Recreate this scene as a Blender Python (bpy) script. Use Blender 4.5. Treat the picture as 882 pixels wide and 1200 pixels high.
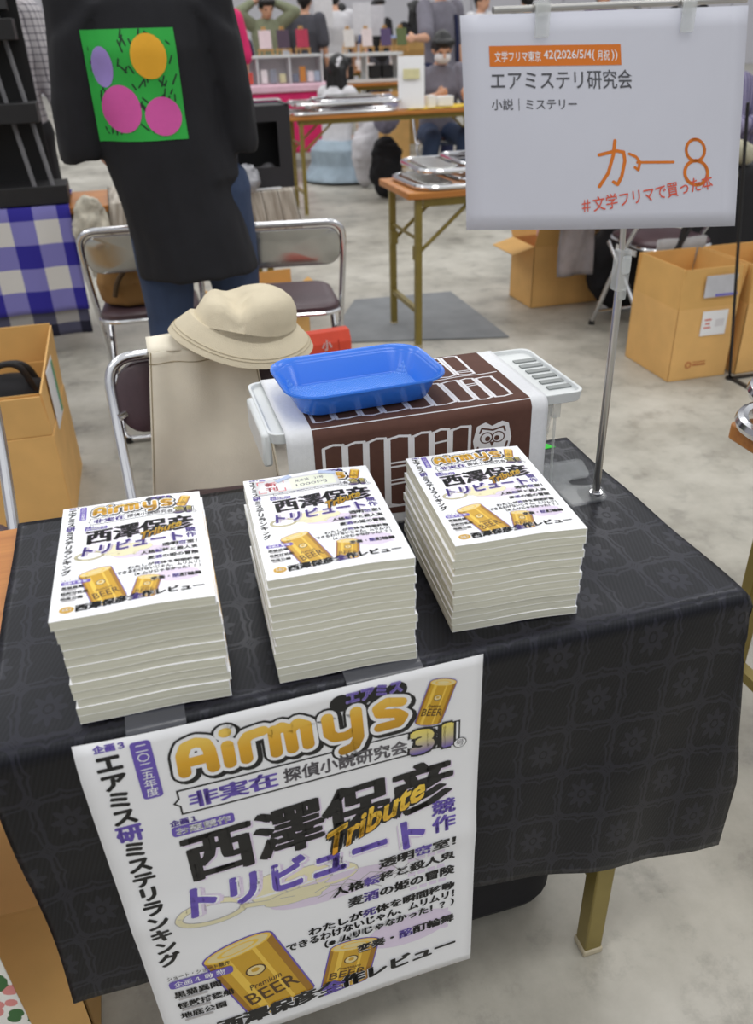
import bpy, bmesh, math, random
from mathutils import Vector, Matrix, noise
from mathutils.bvhtree import BVHTree
PI = math.pi
S = bpy.context.scene
COL = S.collection
for o in list(bpy.data.objects):
    bpy.data.objects.remove(o)

# ------------------------------------------------------------------ camera
CAM = Vector((0.2825, -0.6391, 1.2879))
YAW, PIT, ROL, FPX = 0.26843, 0.53020, -0.03095, 962.0
FW = Vector((math.sin(YAW)*math.cos(PIT), math.cos(YAW)*math.cos(PIT), -math.sin(PIT)))
R0 = Vector((math.cos(YAW), -math.sin(YAW), 0)); U0 = R0.cross(FW)
RT = math.cos(ROL)*R0 + math.sin(ROL)*U0
UP = -math.sin(ROL)*R0 + math.cos(ROL)*U0
cd = bpy.data.cameras.new('camera'); cam = bpy.data.objects.new('camera', cd); COL.objects.link(cam)
B = -FW
cam.matrix_world = Matrix(((RT.x, UP.x, B.x, CAM.x), (RT.y, UP.y, B.y, CAM.y), (RT.z, UP.z, B.z, CAM.z), (0, 0, 0, 1)))
cd.sensor_fit = 'HORIZONTAL'; cd.sensor_width = 36; cd.lens = FPX/882*36
cd.clip_start = 0.02; cd.clip_end = 100
cd.dof.use_dof = True; cd.dof.focus_distance = 1.15; cd.dof.aperture_fstop = 7.5
S.camera = cam

# ------------------------------------------------------------------ world, hall lamps, exposure
w = bpy.data.worlds.new('hall_air'); S.world = w; w.use_nodes = True
wt = w.node_tree; bg = wt.nodes['Background']
tc = wt.nodes.new('ShaderNodeTexCoord'); sp = wt.nodes.new('ShaderNodeSeparateXYZ'); rp = wt.nodes.new('ShaderNodeValToRGB')   # dim hall sides, bright white ceiling
wt.links.new(tc.outputs['Generated'], sp.inputs[0]); wt.links.new(sp.outputs['Z'], rp.inputs['Fac'])
rp.color_ramp.elements[0].position = .08; rp.color_ramp.elements[0].color = (.36, .37, .40, 1)
rp.color_ramp.elements[1].position = .50; rp.color_ramp.elements[1].color = (.96, .98, 1.0, 1)
wt.links.new(rp.outputs['Color'], bg.inputs[0]); bg.inputs[1].default_value = .86
def ceiling_lamp(x, y, e, sx=2.6, sy=1.2, z=6.5):
    l = bpy.data.lights.new('hall_ceiling_lamp', 'AREA'); l.shape = 'RECTANGLE'; l.size = sx; l.size_y = sy
    l.energy = e; l.color = (1.0, 0.985, 0.95)
    o = bpy.data.objects.new('hall_ceiling_lamp', l); o.location = (x, y, z); COL.objects.link(o)
for lx in (-4.0, 1.0, 6.0):
    for ly in (-1.5, 3.5, 9.0, 15.0):
        ceiling_lamp(lx, ly, 58)
S.view_settings.view_transform = 'Standard'; S.view_settings.look = 'None'
S.view_settings.exposure = 0.0; S.view_settings.gamma = 1.0; S.view_settings.use_curve_mapping = False

# ------------------------------------------------------------------ pixel helpers (a point of the place seen at pixel u,v)
def ray(u, v): return FW + RT*((u-441)/FPX) - UP*((v-600)/FPX)
def aty(u, v, y):
    d = ray(u, v); return CAM + d*((y-CAM.y)/d.y)
def atz(u, v, z):
    d = ray(u, v); return CAM + d*((z-CAM.z)/d.z)

# ------------------------------------------------------------------ materials
def lin(h):
    h = h.lstrip('#'); r = []
    for i in (0, 2, 4):
        c = int(h[i:i+2], 16)/255; r.append(c/12.92 if c <= .04045 else ((c+.055)/1.055)**2.4)
    return (*r, 1)
_m = {}
def mat(name, hx, rough=.6, metal=0, var=.06, scale=25, bump=0, bscale=None, coat=0, trans=0, sheen=0, ior=1.5, alpha=1, spec=.5):
    if name in _m: return _m[name]
    m = bpy.data.materials.new(name); m.use_nodes = True; nt = m.node_tree; b = nt.nodes['Principled BSDF']
    c = lin(hx)
    b.inputs['Roughness'].default_value = rough; b.inputs['Metallic'].default_value = metal
    b.inputs['Coat Weight'].default_value = coat; b.inputs['Transmission Weight'].default_value = trans
    b.inputs['Sheen Weight'].default_value = sheen; b.inputs['IOR'].default_value = ior; b.inputs['Alpha'].default_value = alpha
    b.inputs['Specular IOR Level'].default_value = spec
    tc = nt.nodes.new('ShaderNodeTexCoord'); n = nt.nodes.new('ShaderNodeTexNoise'); n.inputs['Scale'].default_value = scale
    n.inputs['Detail'].default_value = 5
    nt.links.new(tc.outputs['Object'], n.inputs['Vector'])
    r = nt.nodes.new('ShaderNodeValToRGB'); nt.links.new(n.outputs['Fac'], r.inputs['Fac'])
    r.color_ramp.elements[0].position = .3; r.color_ramp.elements[1].position = .7
    r.color_ramp.elements[0].color = tuple(max(0, x*(1-var)) for x in c[:3])+(1,)
    r.color_ramp.elements[1].color = tuple(min(1, x*(1+var)) for x in c[:3])+(1,)
    nt.links.new(r.outputs['Color'], b.inputs['Base Color'])
    if bump:
        n2 = nt.nodes.new('ShaderNodeTexNoise'); n2.inputs['Scale'].default_value = bscale or scale*4; n2.inputs['Detail'].default_value = 4
        nt.links.new(tc.outputs['Object'], n2.inputs['Vector'])
        bp = nt.nodes.new('ShaderNodeBump'); bp.inputs['Strength'].default_value = bump; bp.inputs['Distance'].default_value = .004
        nt.links.new(n2.outputs['Fac'], bp.inputs['Height']); nt.links.new(bp.outputs['Normal'], b.inputs['Normal'])
    _m[name] = m; return m

class N:
    """tiny node-graph helper"""
    def __init__(s, name, rough=.6):
        s.m = bpy.data.materials.new(name); s.m.use_nodes = True; s.t = s.m.node_tree; s.b = s.t.nodes['Principled BSDF']
        s.b.inputs['Roughness'].default_value = rough; _m[name] = s.m
    def coord(s, k):
        return s.t.nodes.new('ShaderNodeTexCoord').outputs[k]
    def put(s, x, i):
        if hasattr(x, 'links'): s.t.links.new(x, i)
        else: i.default_value = x
    def math(s, op, a, b=0., c=None):
        n = s.t.nodes.new('ShaderNodeMath'); n.operation = op; s.put(a, n.inputs[0]); s.put(b, n.inputs[1])
        if c is not None: s.put(c, n.inputs[2])
        return n.outputs[0]
    def sep(s, v):
        n = s.t.nodes.new('ShaderNodeSeparateXYZ'); s.put(v, n.inputs[0]); return n.outputs
    def comb(s, x, y, z=0.):
        n = s.t.nodes.new('ShaderNodeCombineXYZ'); s.put(x, n.inputs[0]); s.put(y, n.inputs[1]); s.put(z, n.inputs[2]); return n.outputs[0]
    def noise(s, v, scale, detail=4, rough=.5):
        n = s.t.nodes.new('ShaderNodeTexNoise'); s.put(v, n.inputs['Vector']); n.inputs['Scale'].default_value = scale
        n.inputs['Detail'].default_value = detail; n.inputs['Roughness'].default_value = rough; return n.outputs['Fac']
    def ramp(s, f, stops, interp='LINEAR'):
        n = s.t.nodes.new('ShaderNodeValToRGB'); s.put(f, n.inputs[0]); e = n.color_ramp.elements; n.color_ramp.interpolation = interp
        while len(e) < len(stops): e.new(.5)
        for q, (p, c) in zip(e, stops): q.position = p; q.color = lin(c) if isinstance(c, str) else (c, c, c, 1)
        return n.outputs['Color']
    def mix(s, f, a, b):
        n = s.t.nodes.new('ShaderNodeMix'); n.data_type = 'RGBA'; s.put(f, n.inputs[0])
        s.put(lin(a) if isinstance(a, str) else a, n.inputs[6]); s.put(lin(b) if isinstance(b, str) else b, n.inputs[7]); return n.outputs[2]
    def bump(s, h, st=.3, d=.003):
        n = s.t.nodes.new('ShaderNodeBump'); n.inputs['Strength'].default_value = st; n.inputs['Distance'].default_value = d
        s.put(h, n.inputs['Height']); s.t.links.new(n.outputs[0], s.b.inputs['Normal'])
    def color(s, c): s.put(c, s.b.inputs['Base Color'])

# floor concrete
g = N('concrete_floor', .55); v = g.coord('Object')
f1 = g.noise(v, 1.7, 10, .66); f2 = g.noise(v, 8, 8, .68); f3 = g.noise(v, 60, 3)
c1 = g.ramp(f1, [(.30, '#7d796f'), (.45, '#a5a196'), (.55, '#b5b1a6'), (.70, '#c6c2b8')])
c2 = g.ramp(f2, [(.34, .38), (.47, .9), (.6, 1.0)])
n_ = g.t.nodes.new('ShaderNodeMix'); n_.data_type = 'RGBA'; n_.blend_type = 'MULTIPLY'; n_.inputs[0].default_value = .5
g.t.links.new(c1, n_.inputs[6]); g.t.links.new(c2, n_.inputs[7]); g.color(n_.outputs[2])
g.put(g.math('MULTIPLY_ADD', f2, .4, .25), g.b.inputs['Roughness']); g.bump(f3, .08, .002)
# damask cloth (uv in metres)
g = N('black_damask', .42); uv = g.sep(g.coord('UV')); U, V = uv[0], uv[1]
def cell(ox, oy):
    a = g.math('SUBTRACT', g.math('FRACT', g.math('ADD', g.math('DIVIDE', U, .12), ox)), .5)
    b = g.math('SUBTRACT', g.math('FRACT', g.math('ADD', g.math('DIVIDE', V, .16), oy)), .5)
    r = g.math('SQRT', g.math('ADD', g.math('MULTIPLY', a, a), g.math('MULTIPLY', b, b)))
    return a, b, r, g.math('ARCTAN2', b, a)
def band(x, lo, hi): return g.math('MULTIPLY', g.math('GREATER_THAN', x, lo), g.math('LESS_THAN', x, hi))
pat = None
for ox, oy in ((0, 0), (.5, .5)):
    a, b, r, th = cell(ox, oy)
    pet = g.math('MULTIPLY_ADD', g.math('COSINE', g.math('MULTIPLY', th, 8)), .035, .125)
    fl = g.math('MULTIPLY', g.math('LESS_THAN', r, pet), g.math('GREATER_THAN', r, .05))
    fl = g.math('ADD', fl, g.math('LESS_THAN', r, .03))
    man = g.math('ADD', g.math('ABSOLUTE', a), g.math('ABSOLUTE', b))
    lob = g.math('MULTIPLY_ADD', g.math('COSINE', g.math('MULTIPLY', th, 4)), .05, g.math('MULTIPLY', man, .62))
    out = g.math('ADD', band(lob, .195, .222), band(lob, .242, .258))
    dia = band(g.math('ADD', g.math('ABSOLUTE', g.math('SUBTRACT', g.math('ABSOLUTE', a), .25)), g.math('ABSOLUTE', g.math('SUBTRACT', g.math('ABSOLUTE', b), .25))), .04, .085)
    x = g.math('ADD', g.math('ADD', fl, out), dia)
    pat = x if pat is None else g.math('ADD', pat, x)
pat = g.math('MINIMUM', pat, 1.)
tw = g.math('FRACT', g.math('DIVIDE', g.math('ADD', U, g.math('MULTIPLY', V, .35)), .0052))
tw = g.math('LESS_THAN', tw, .45)
fac = g.math('MAXIMUM', g.math('MULTIPLY', pat, .75), g.math('MULTIPLY', tw, .22))
g.color(g.mix(fac, '#060508', '#25242d')); g.put(g.math('MULTIPLY_ADD', fac, -.14, .40), g.b.inputs['Roughness'])
g.b.inputs['Specular IOR Level'].default_value = .34; g.b.inputs['Specular Tint'].default_value = (.86, .9, 1, 1)
g.b.inputs['Sheen Weight'].default_value = .0; g.b.inputs['Sheen Roughness'].default_value = .4
g.bump(fac, .25, .001)
# page edges
g = N('page_edges', .8); v = g.sep(g.coord('Object'))
f = g.noise(g.comb(g.math('MULTIPLY', v[0], 4), g.math('MULTIPLY', v[1], 4), g.math('MULTIPLY', v[2], 1500)), 1, 3)
g.color(g.ramp(f, [(.3, '#cdcbb8'), (.7, '#e2e0d0')])); g.bump(f, .25, .001)
# table wood
g = N('table_wood', .4); v = g.sep(g.coord('Object'))
f = g.noise(g.comb(g.math('MULTIPLY', v[0], 3), g.math('MULTIPLY', v[1], 60), g.math('MULTIPLY', v[2], 60)), 1, 5)
g.color(g.ramp(f, [(.3, '#a9672b'), (.7, '#c8853f')]))
# weathered plank print
g = N('plank_print_cloth', .8); uv = g.sep(g.coord('UV'))
pl = g.math('FLOOR', g.math('DIVIDE', uv[0], .075)); e = g.math('FRACT', g.math('DIVIDE', uv[0], .075))
f = g.noise(g.comb(g.math('MULTIPLY', uv[0], 60), g.math('MULTIPLY', uv[1], 5), pl), 1, 6, .65)
c = g.ramp(f, [(.3, '#75695c'), (.5, '#b3aa9e'), (.7, '#d8d2c8')])
g.color(g.mix(g.math('LESS_THAN', e, .05), c, '#3f362d'))
# gingham
def gingham(name, dark, mid, light):
    g = N(name, .85); uv = g.sep(g.coord('UV'))
    a = g.math('LESS_THAN', g.math('FRACT', g.math('DIVIDE', uv[0], .2)), .5)
    b = g.math('LESS_THAN', g.math('FRACT', g.math('DIVIDE', uv[1], .2)), .5)
    wv = g.noise(g.coord('UV'), 300, 2)
    c = g.mix(g.math('ADD', g.math('MULTIPLY', g.math('ADD', a, b), .5), g.math('MULTIPLY_ADD', wv, .1, -.05)), light, dark)
    r = g.ramp(g.math('MULTIPLY', g.math('ADD', a, b), .5), [(0, light), (.4, mid), (.8, dark)], 'CONSTANT')
    g.color(r); g.bump(wv, .2, .001); return g.m
GING = gingham('blue_gingham', '#2a2390', '#7d79ba', '#d3d0cc')
GINGN = gingham('shaded_navy_gingham', '#14142a', '#4a4a60', '#9d9a98')  # longer dark under layer; the shadow it hangs in is put into its colours
# plaid shirt
g = N('grey_plaid', .85); v = g.sep(g.coord('Object'))
a = g.math('LESS_THAN', g.math('FRACT', g.math('DIVIDE', g.math('ADD', v[0], g.math('MULTIPLY', v[1], .7)), .028)), .2)
b = g.math('LESS_THAN', g.math('FRACT', g.math('DIVIDE', v[2], .028)), .2)
g.color(g.ramp(g.math('MULTIPLY', g.math('ADD', a, b), .5), [(0, '#b9b5b8'), (.4, '#7c787f'), (.8, '#4e4b54')], 'CONSTANT'))
# striped shirt
g = N('lilac_stripe', .85); v = g.sep(g.coord('Object'))
a = g.math('LESS_THAN', g.math('FRACT', g.math('DIVIDE', v[0], .022)), .35)
g.color(g.mix(a, '#8f8aa6', '#5d587c'))
# floral cloth
g = N('white_floral', .8); v = g.coord('Object')
vo = g.t.nodes.new('ShaderNodeTexVoronoi'); vo.inputs['Scale'].default_value = 46; g.put(v, vo.inputs['Vector'])
rr = g.math('ADD', vo.outputs['Distance'], g.math('MULTIPLY', g.noise(v, 60, 3), .25))
cc = g.sep(vo.outputs['Color'])
fl = g.mix(g.math('GREATER_THAN', cc[0], .45), '#3f6a3c', '#d88a86')
g.color(g.mix(g.math('LESS_THAN', rr, .60), '#e9e6e0', fl))

WHITE = mat('white_paper', '#f1f1f3', .5, var=.01)
COVER = mat('cover_paper', '#fafafd', .28, var=.01, coat=.25)
CREAM = _m['page_edges']; DAM = _m['black_damask']; WOOD = _m['table_wood']
CHROME = mat('chrome', '#d9d9dc', .16, 1, var=.03)
STEEL = mat('brushed_steel', '#c3c1bd', .28, 1, var=.05)
GOLDP = mat('olive_gold_paint', '#8a7a3c', .38, .35, var=.08)
RUBBER = mat('black_rubber', '#161616', .7)
BEIGER = mat('beige_rubber', '#b8ad94', .7)
VINYL = mat('brown_purple_vinyl', '#4d3a40', .38, var=.08, scale=60, bump=.08)
SILVERP = mat('silver_panel', '#b9b9b6', .25, .85, var=.05)
CARD = mat('cardboard', '#e4b46f', .75, var=.07, scale=9, bump=.04)
CARDIN = mat('cardboard_inside', '#d9aa64', .8, var=.07, scale=9)
BLACKC = mat('black_card', '#19181a', .6, var=.15)
BLACKF = mat('black_fabric', '#141318', .85, var=.15, scale=60, bump=.1)
CANVAS = mat('natural_canvas', '#f8efdb', .9, var=.05, scale=14, bump=.25, bscale=420)
HATC = mat('beige_linen', '#d8ccb2', .9, var=.05, scale=30, bump=.3, bscale=500)
ACRYL = mat('clear_acrylic', '#eef2f4', .06, var=0, alpha=.13)
CLEARB = mat('clear_plastic', '#e4e7e6', .15, var=0, alpha=.34)
WPLAS = mat('white_plastic', '#dfe2e2', .35, var=.02)
SKIN = mat('skin', '#d3a184', .5, var=.05, scale=20)
HAIR = mat('black_hair', '#121012', .45, var=.3, scale=80)
TEE = mat('black_tee', '#15151b', .85, var=.12, scale=30, bump=.15, bscale=300)
DENIM = mat('blue_denim', '#33425f', .85, var=.22, scale=7, bump=.2, bscale=260)

# ------------------------------------------------------------------ mesh builder
def circ(n): return [(math.cos(2*PI*i/n), math.sin(2*PI*i/n)) for i in range(n)]
class M:
    def __init__(s): s.v = []; s.f = []; s.k = []; s.uv = {}
    def add(s, vs, fs, k=0, uv=None):
        o = len(s.v); s.v += [Vector(p) for p in vs]
        if uv:
            for i, q in enumerate(uv): s.uv[o+i] = q
        for f in fs: s.f.append([o+i for i in f]); s.k.append(k)
        return s
    def box(s, c, d, rz=0, k=0, rx=0, ry=0):
        R = Matrix.Rotation(rz, 3, 'Z') @ Matrix.Rotation(ry, 3, 'Y') @ Matrix.Rotation(rx, 3, 'X')
        vs = [Vector(c)+R @ Vector((d[0]*x/2, d[1]*y/2, d[2]*z/2)) for x in (-1, 1) for y in (-1, 1) for z in (-1, 1)]
        return s.add(vs, [(0, 1, 3, 2), (4, 6, 7, 5), (0, 4, 5, 1), (2, 3, 7, 6), (0, 2, 6, 4), (1, 5, 7, 3)], k)
    def loft(s, rings, k=0, cap=True, closed=True):
        n = len(rings[0]); vs = [p for r in rings for p in r]; fs = []
        for i in range(len(rings)-1):
            for j in range(n if closed else n-1):
                a, b = i*n+j, i*n+(j+1) % n
                fs.append((a, b, b+n, a+n))
        if cap and closed:
            fs.append(tuple(range(n-1, -1, -1))); fs.append(tuple((len(rings)-1)*n+j for j in range(n)))
        return s.add(vs, fs, k)
    def tube(s, pts, r, n=10, closed=False, k=0, cap=True):
        P = [Vector(p) for p in pts]; m = len(P); rs = r if isinstance(r, (list, tuple)) else [r]*m
        rings = []; nrm = None
        for i in range(m):
            if closed: t = (P[(i+1) % m]-P[i-1]).normalized()
            else: t = (P[min(i+1, m-1)]-P[max(i-1, 0)]).normalized()
            if nrm is None:
                nrm = t.orthogonal().normalized()
            nrm = (nrm-t*nrm.dot(t)).normalized(); bn = t.cross(nrm)
            rings.append([P[i]+(nrm*c+bn*q)*rs[i] for c, q in circ(n)])
        if closed: rings.append(rings[0]); cap = False
        return s.loft(rings, k, cap)
    def cyl(s, a, b, ra, rb=None, n=16, k=0):
        return s.tube([a, b], [ra, ra if rb is None else rb], n, k=k)
    def ball(s, c, r, n=14, k=0):
        if not isinstance(r, (tuple, list)): r = (r, r, r)
        m = max(4, n//2); vs = [Vector(c)+Vector((0, 0, r[2]))]; fs = []
        for i in range(1, m):
            a = PI*i/m
            for x, y in circ(n): vs.append(Vector(c)+Vector((x*math.sin(a)*r[0], y*math.sin(a)*r[1], math.cos(a)*r[2])))
        vs.append(Vector(c)-Vector((0, 0, r[2])))
        for j in range(n): fs.append((0, 1+j, 1+(j+1) % n))
        for i in range(m-2):
            for j in range(n):
                a, b = 1+i*n+j, 1+i*n+(j+1) % n; fs.append((a, a+n, b+n, b))
        L = len(vs)-1
        for j in range(n): fs.append((L, 1+(m-2)*n+(j+1) % n, 1+(m-2)*n+j))
        return s.add(vs, fs, k)
    def limb(s, pts, rs, n=12, k=0):
        for p, r in zip(pts, rs): s.ball(p, r, n, k)
        for i in range(len(pts)-1):
            if (Vector(pts[i])-Vector(pts[i+1])).length > 1e-4: s.tube([pts[i], pts[i+1]], [rs[i], rs[i+1]], n, k=k)
        return s
    def lathe(s, prof, n=24, k=0, c=(0, 0, 0), cap=True):
        return s.loft([[Vector(c)+Vector((x*r, y*r, z)) for x, y in circ(n)] for r, z in prof], k, cap)
    def grid(s, fn, nu, nv, k=0, uvfn=None):
        vs, uv, fs = [], [], []
        for j in range(nv+1):
            for i in range(nu+1):
                vs.append(fn(i/nu, j/nv)); uv.append(uvfn(i/nu, j/nv) if uvfn else (i/nu, j/nv))
        for j in range(nv):
            for i in range(nu):
                a = j*(nu+1)+i; fs.append((a, a+1, a+nu+2, a+nu+1))
        return s.add(vs, fs, k, uv)
    def prism(s, pts, z0, z1, k=0):
        return s.loft([[Vector((x, y, z0)) for x, y in pts], [Vector((x, y, z1)) for x, y in pts]], k)
    def xf(s, mt):
        s.v = [mt @ p for p in s.v]; return s
    def mesh(s, name):
        me = bpy.data.meshes.new(name); me.from_pydata([tuple(p) for p in s.v], [], s.f); me.polygons.foreach_set('material_index', s.k)
        if s.uv:
            l = me.uv_layers.new(name='UVMap')
            for lp in me.loops: l.data[lp.index].uv = s.uv.get(lp.vertex_index, (0, 0))
        bm = bmesh.new(); bm.from_mesh(me); bmesh.ops.recalc_face_normals(bm, faces=bm.faces) if not s.uv else None; bm.to_mesh(me); bm.free()
        return me
def link(name, me, mats, parent=None, smooth=40, bevel=0, loc=None, rot=None, solid=0, sub=0):
    o = bpy.data.objects.new(name, me); COL.objects.link(o)
    if not isinstance(mats, (list, tuple)): mats = [mats]
    if not me.materials:
        for m in mats: me.materials.append(m)
    if smooth:
        me.polygons.foreach_set('use_smooth', [True]*len(me.polygons)); me.set_sharp_from_angle(angle=math.radians(smooth))
    if parent: o.parent = parent
    if loc is not None: o.location = loc
    if rot is not None: o.rotation_euler = rot
    if solid:
        q = o.modifiers.new('thickness', 'SOLIDIFY'); q.thickness = solid; q.offset = -1
    if sub:
        q = o.modifiers.new('smooth', 'SUBSURF'); q.levels = sub; q.render_levels = sub
    if bevel:
        q = o.modifiers.new('bevel', 'BEVEL'); q.width = bevel; q.segments = 2; q.limit_method = 'ANGLE'; q.angle_limit = math.radians(40)
    return o
def obj(name, mb, mats, parent=None, **k): return link(name, mb.mesh(name), mats, parent, **k)
def tag(o, label, cat, group=None):
    o['label'] = label; o['category'] = cat
    if group: o['group'] = group
    return o
def thing(name, label, cat, loc=(0, 0, 0), rz=0, group=None):
    o = bpy.data.objects.new(name, None); COL.objects.link(o); o.location = loc; o.rotation_euler = (0, 0, rz); o.empty_display_size = .05
    return tag(o, label, cat, group)
def struct(o): o['kind'] = 'structure'; return o
def dup(root, loc, rz, label, group=None):
    r = root.copy(); COL.objects.link(r); r.location = loc; r.rotation_euler = (0, 0, rz); r['label'] = label
    if group: r['group'] = group
    for ch in list(root.children):
        c = ch.copy(); COL.objects.link(c); c.parent = r
        for gch in list(ch.children):
            d = gch.copy(); COL.objects.link(d); d.parent = c
    return r
def rounded(w, h, r, n=5, cx=0, cy=0):
    p = []
    for sx, sy, a0 in ((1, 1, 0), (-1, 1, 90), (-1, -1, 180), (1, -1, 270)):
        for i in range(n+1):
            a = math.radians(a0+90*i/n); p.append((cx+sx*(w/2-r)+r*math.cos(a), cy+sy*(h/2-r)+r*math.sin(a)))
    return p
def fillet(pts, r, n=5):
    P = [Vector(p) for p in pts]; o = [P[0]]
    for i in range(1, len(P)-1):
        a = P[i-1]-P[i]; b = P[i+1]-P[i]; q = min(r, a.length*.49, b.length*.49)
        s_, e_ = P[i]+a.normalized()*q, P[i]+b.normalized()*q
        for j in range(n+1):
            t = j/n; o.append(s_*(1-t)**2+P[i]*2*t*(1-t)+e_*t*t)
    return o+[P[-1]]
def remesh(mb, voxel, smooth=3, factor=.5, wr=0, wf=9):
    me = mb.mesh('tmp'); o = bpy.data.objects.new('tmp', me); COL.objects.link(o)
    q = o.modifiers.new('r', 'REMESH'); q.mode = 'VOXEL'; q.voxel_size = voxel
    q = o.modifiers.new('s', 'SMOOTH'); q.iterations = smooth; q.factor = factor
    dg = bpy.context.evaluated_depsgraph_get(); dg.update()
    r = bpy.data.meshes.new_from_object(o.evaluated_get(dg)); bpy.data.objects.remove(o); bpy.data.meshes.remove(me)
    r.materials.clear()
    if wr:
        for vt in r.vertices:
            p = vt.co; d = noise.noise(Vector((p.x*wf, p.y*wf, p.z*wf*.45)))+.5*noise.noise(Vector((p.x*wf*2.3, p.y*wf*2.3, p.z*wf)))
            vt.co = p+vt.normal*d*wr
    return r

# ------------------------------------------------------------------ printed artwork (flat ink shapes on a page, u right, v down)
_g = {}
def glyphs(s, bold, font_shear=0):
    key = (s, bold, font_shear)
    if key in _g: return _g[key]
    c = bpy.data.curves.new('t', 'FONT'); c.body = s; c.size = 1; c.offset = bold; c.resolution_u = 2; c.shear = font_shear
    o = bpy.data.objects.new('t', c); COL.objects.link(o)
    dg = bpy.context.evaluated_depsgraph_get(); dg.update()
    me = bpy.data.meshes.new_from_object(o.evaluated_get(dg))
    r = ([(p.co.x, p.co.y) for p in me.vertices], [tuple(p.vertices) for p in me.polygons])
    bpy.data.objects.remove(o); bpy.data.curves.remove(c); bpy.data.meshes.remove(me)
    _g[key] = r; return r
class Art:
    def __init__(s): s.v = []; s.f = []; s.k = []
    def poly(s, pts, k, L=1):
        o = len(s.v); s.v += [(x, y, L) for x, y in pts]; s.f.append(list(range(o, o+len(pts)))); s.k.append(k)
    def rect(s, u0, v0, u1, v1, k, L=1, r=0):
        s.poly(rounded(u1-u0, v1-v0, r, 4, (u0+u1)/2, (v0+v1)/2) if r else [(u0, v0), (u1, v0), (u1, v1), (u0, v1)], k, L)
    def disc(s, x, y, r, k, L=1, ry=None, rot=0, n=28):
        c_, s_ = math.cos(rot), math.sin(rot); ry = ry or r
        s.poly([(x+r*a*c_-ry*b*s_, y+r*a*s_+ry*b*c_) for a, b in circ(n)], k, L)
    def stroke(s, pts, r, k, L=1):
        for i, (x, y) in enumerate(pts):
            s.disc(x, y, r, k, L, n=14)
            if i:
                x0, y0 = pts[i-1]; d = math.hypot(x-x0, y-y0)
                if d > 1e-6:
                    nx, ny = -(y-y0)/d*r, (x-x0)/d*r
                    s.poly([(x0+nx, y0+ny), (x+nx, y+ny), (x-nx, y-ny), (x0-nx, y0-ny)], k, L)
    def text(s, t, q, k, L=1, bold=.012, shear=0):
        """fit the text's own box into a box (u0,v0,u1,v1) or a quad tl,tr,br,bl"""
        V0, F0 = glyphs(t, .008, shear)
        V_, F_ = list(V0), list(F0)
        bxx, byy = bold if isinstance(bold, tuple) else (bold*1.25, bold*1.25)
        if bxx > .015:
            nb = 8 if bxx > .05 else 6
            for i in range(nb):
                a = 2*PI*i/nb+.3; o_ = len(V_); V_ += [(x+bxx*math.cos(a), y+byy*math.sin(a)) for x, y in V0]; F_ += [tuple(o_+j for j in f) for f in F0]
        if len(q) == 4 and not isinstance(q[0], (tuple, list)):
            u0, v0, u1, v1 = q; q = [(u0, v0), (u1, v0), (u1, v1), (u0, v1)]
        xs = [p[0] for p in V_]; ys = [p[1] for p in V_]; x0, x1, y0, y1 = min(xs), max(xs), min(ys), max(ys)
        o = len(s.v)
        for x, y in V_:
            a = (x-x0)/max(1e-6, x1-x0); b = (y1-y)/max(1e-6, y1-y0)
            u = (q[0][0]*(1-a)+q[1][0]*a)*(1-b)+(q[3][0]*(1-a)+q[2][0]*a)*b
            vv = (q[0][1]*(1-a)+q[1][1]*a)*(1-b)+(q[3][1]*(1-a)+q[2][1]*a)*b
            s.v.append((u, vv, L))
        for f in F_: s.f.append([o+i for i in f]); s.k.append(k)
    def ctext(s, t, q, k, L, bold, ks):
        vs, fs, kk = [], [], []
        for i, ch in enumerate(t):
            V0, F0 = glyphs(ch, .008)
            for dx, dy in [(0, 0)]+[(bold[0]*math.cos(a), bold[1]*math.sin(a)) for a in (.3, 1.35, 2.4, 3.44, 4.5, 5.5)]:
                o = len(vs); vs += [(x+dx+i*.985, y+dy) for x, y in V0]; fs += [tuple(o+j for j in f) for f in F0]; kk += [ks.get(i, k)]*len(F0)
        xs = [p[0] for p in vs]; ys = [p[1] for p in vs]; x0, x1, y0, y1 = min(xs), max(xs), min(ys), max(ys); o = len(s.v)
        for x, y in vs:
            a = (x-x0)/(x1-x0); b = (y1-y)/(y1-y0)
            s.v.append(((q[0][0]*(1-a)+q[1][0]*a)*(1-b)+(q[3][0]*(1-a)+q[2][0]*a)*b, (q[0][1]*(1-a)+q[1][1]*a)*(1-b)+(q[3][1]*(1-a)+q[2][1]*a)*b, L))
        for f, c in zip(fs, kk): s.f.append([o+i for i in f]); s.k.append(c)
    def vtext(s, t, u, v0, step, size, k, L=1, bold=.012, ks=None):
        for i, ch in enumerate(t):
            V_, F_ = glyphs(ch, .008)
            for dx, dy in [(0, 0)]+([(bold*1.25*math.cos(a), bold*1.25*math.sin(a)) for a in (.3, 1.35, 2.4, 3.44, 4.5, 5.5)] if bold > .012 else []):
                o = len(s.v)
                for x, y in V_: s.v.append((u+(x+dx-.48)*size, v0+i*step+(.84-y-dy)*size, L))
                for f in F_: s.f.append([o+j for j in f]); s.k.append(ks.get(i, k) if ks else k)
    def mesh(s, name, fn, W, H, cuts=0):
        bm = bmesh.new(); vs = [bm.verts.new(p) for p in s.v]
        for f, k in zip(s.f, s.k):
            try:
                q = bm.faces.new([vs[i] for i in f]); q.material_index = k
            except ValueError: pass
        if cuts:
            for ax, ext in ((0, W), (1, H)):
                n = int(ext/cuts)
                for i in range(1, n+1):
                    co = (i*cuts, 0, 0) if ax == 0 else (0, i*cuts, 0); no = (1, 0, 0) if ax == 0 else (0, 1, 0)
                    bmesh.ops.bisect_plane(bm, geom=bm.verts[:]+bm.edges[:]+bm.faces[:], plane_co=co, plane_no=no, dist=1e-5)
        ul = bm.loops.layers.uv.new('UVMap')
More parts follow.
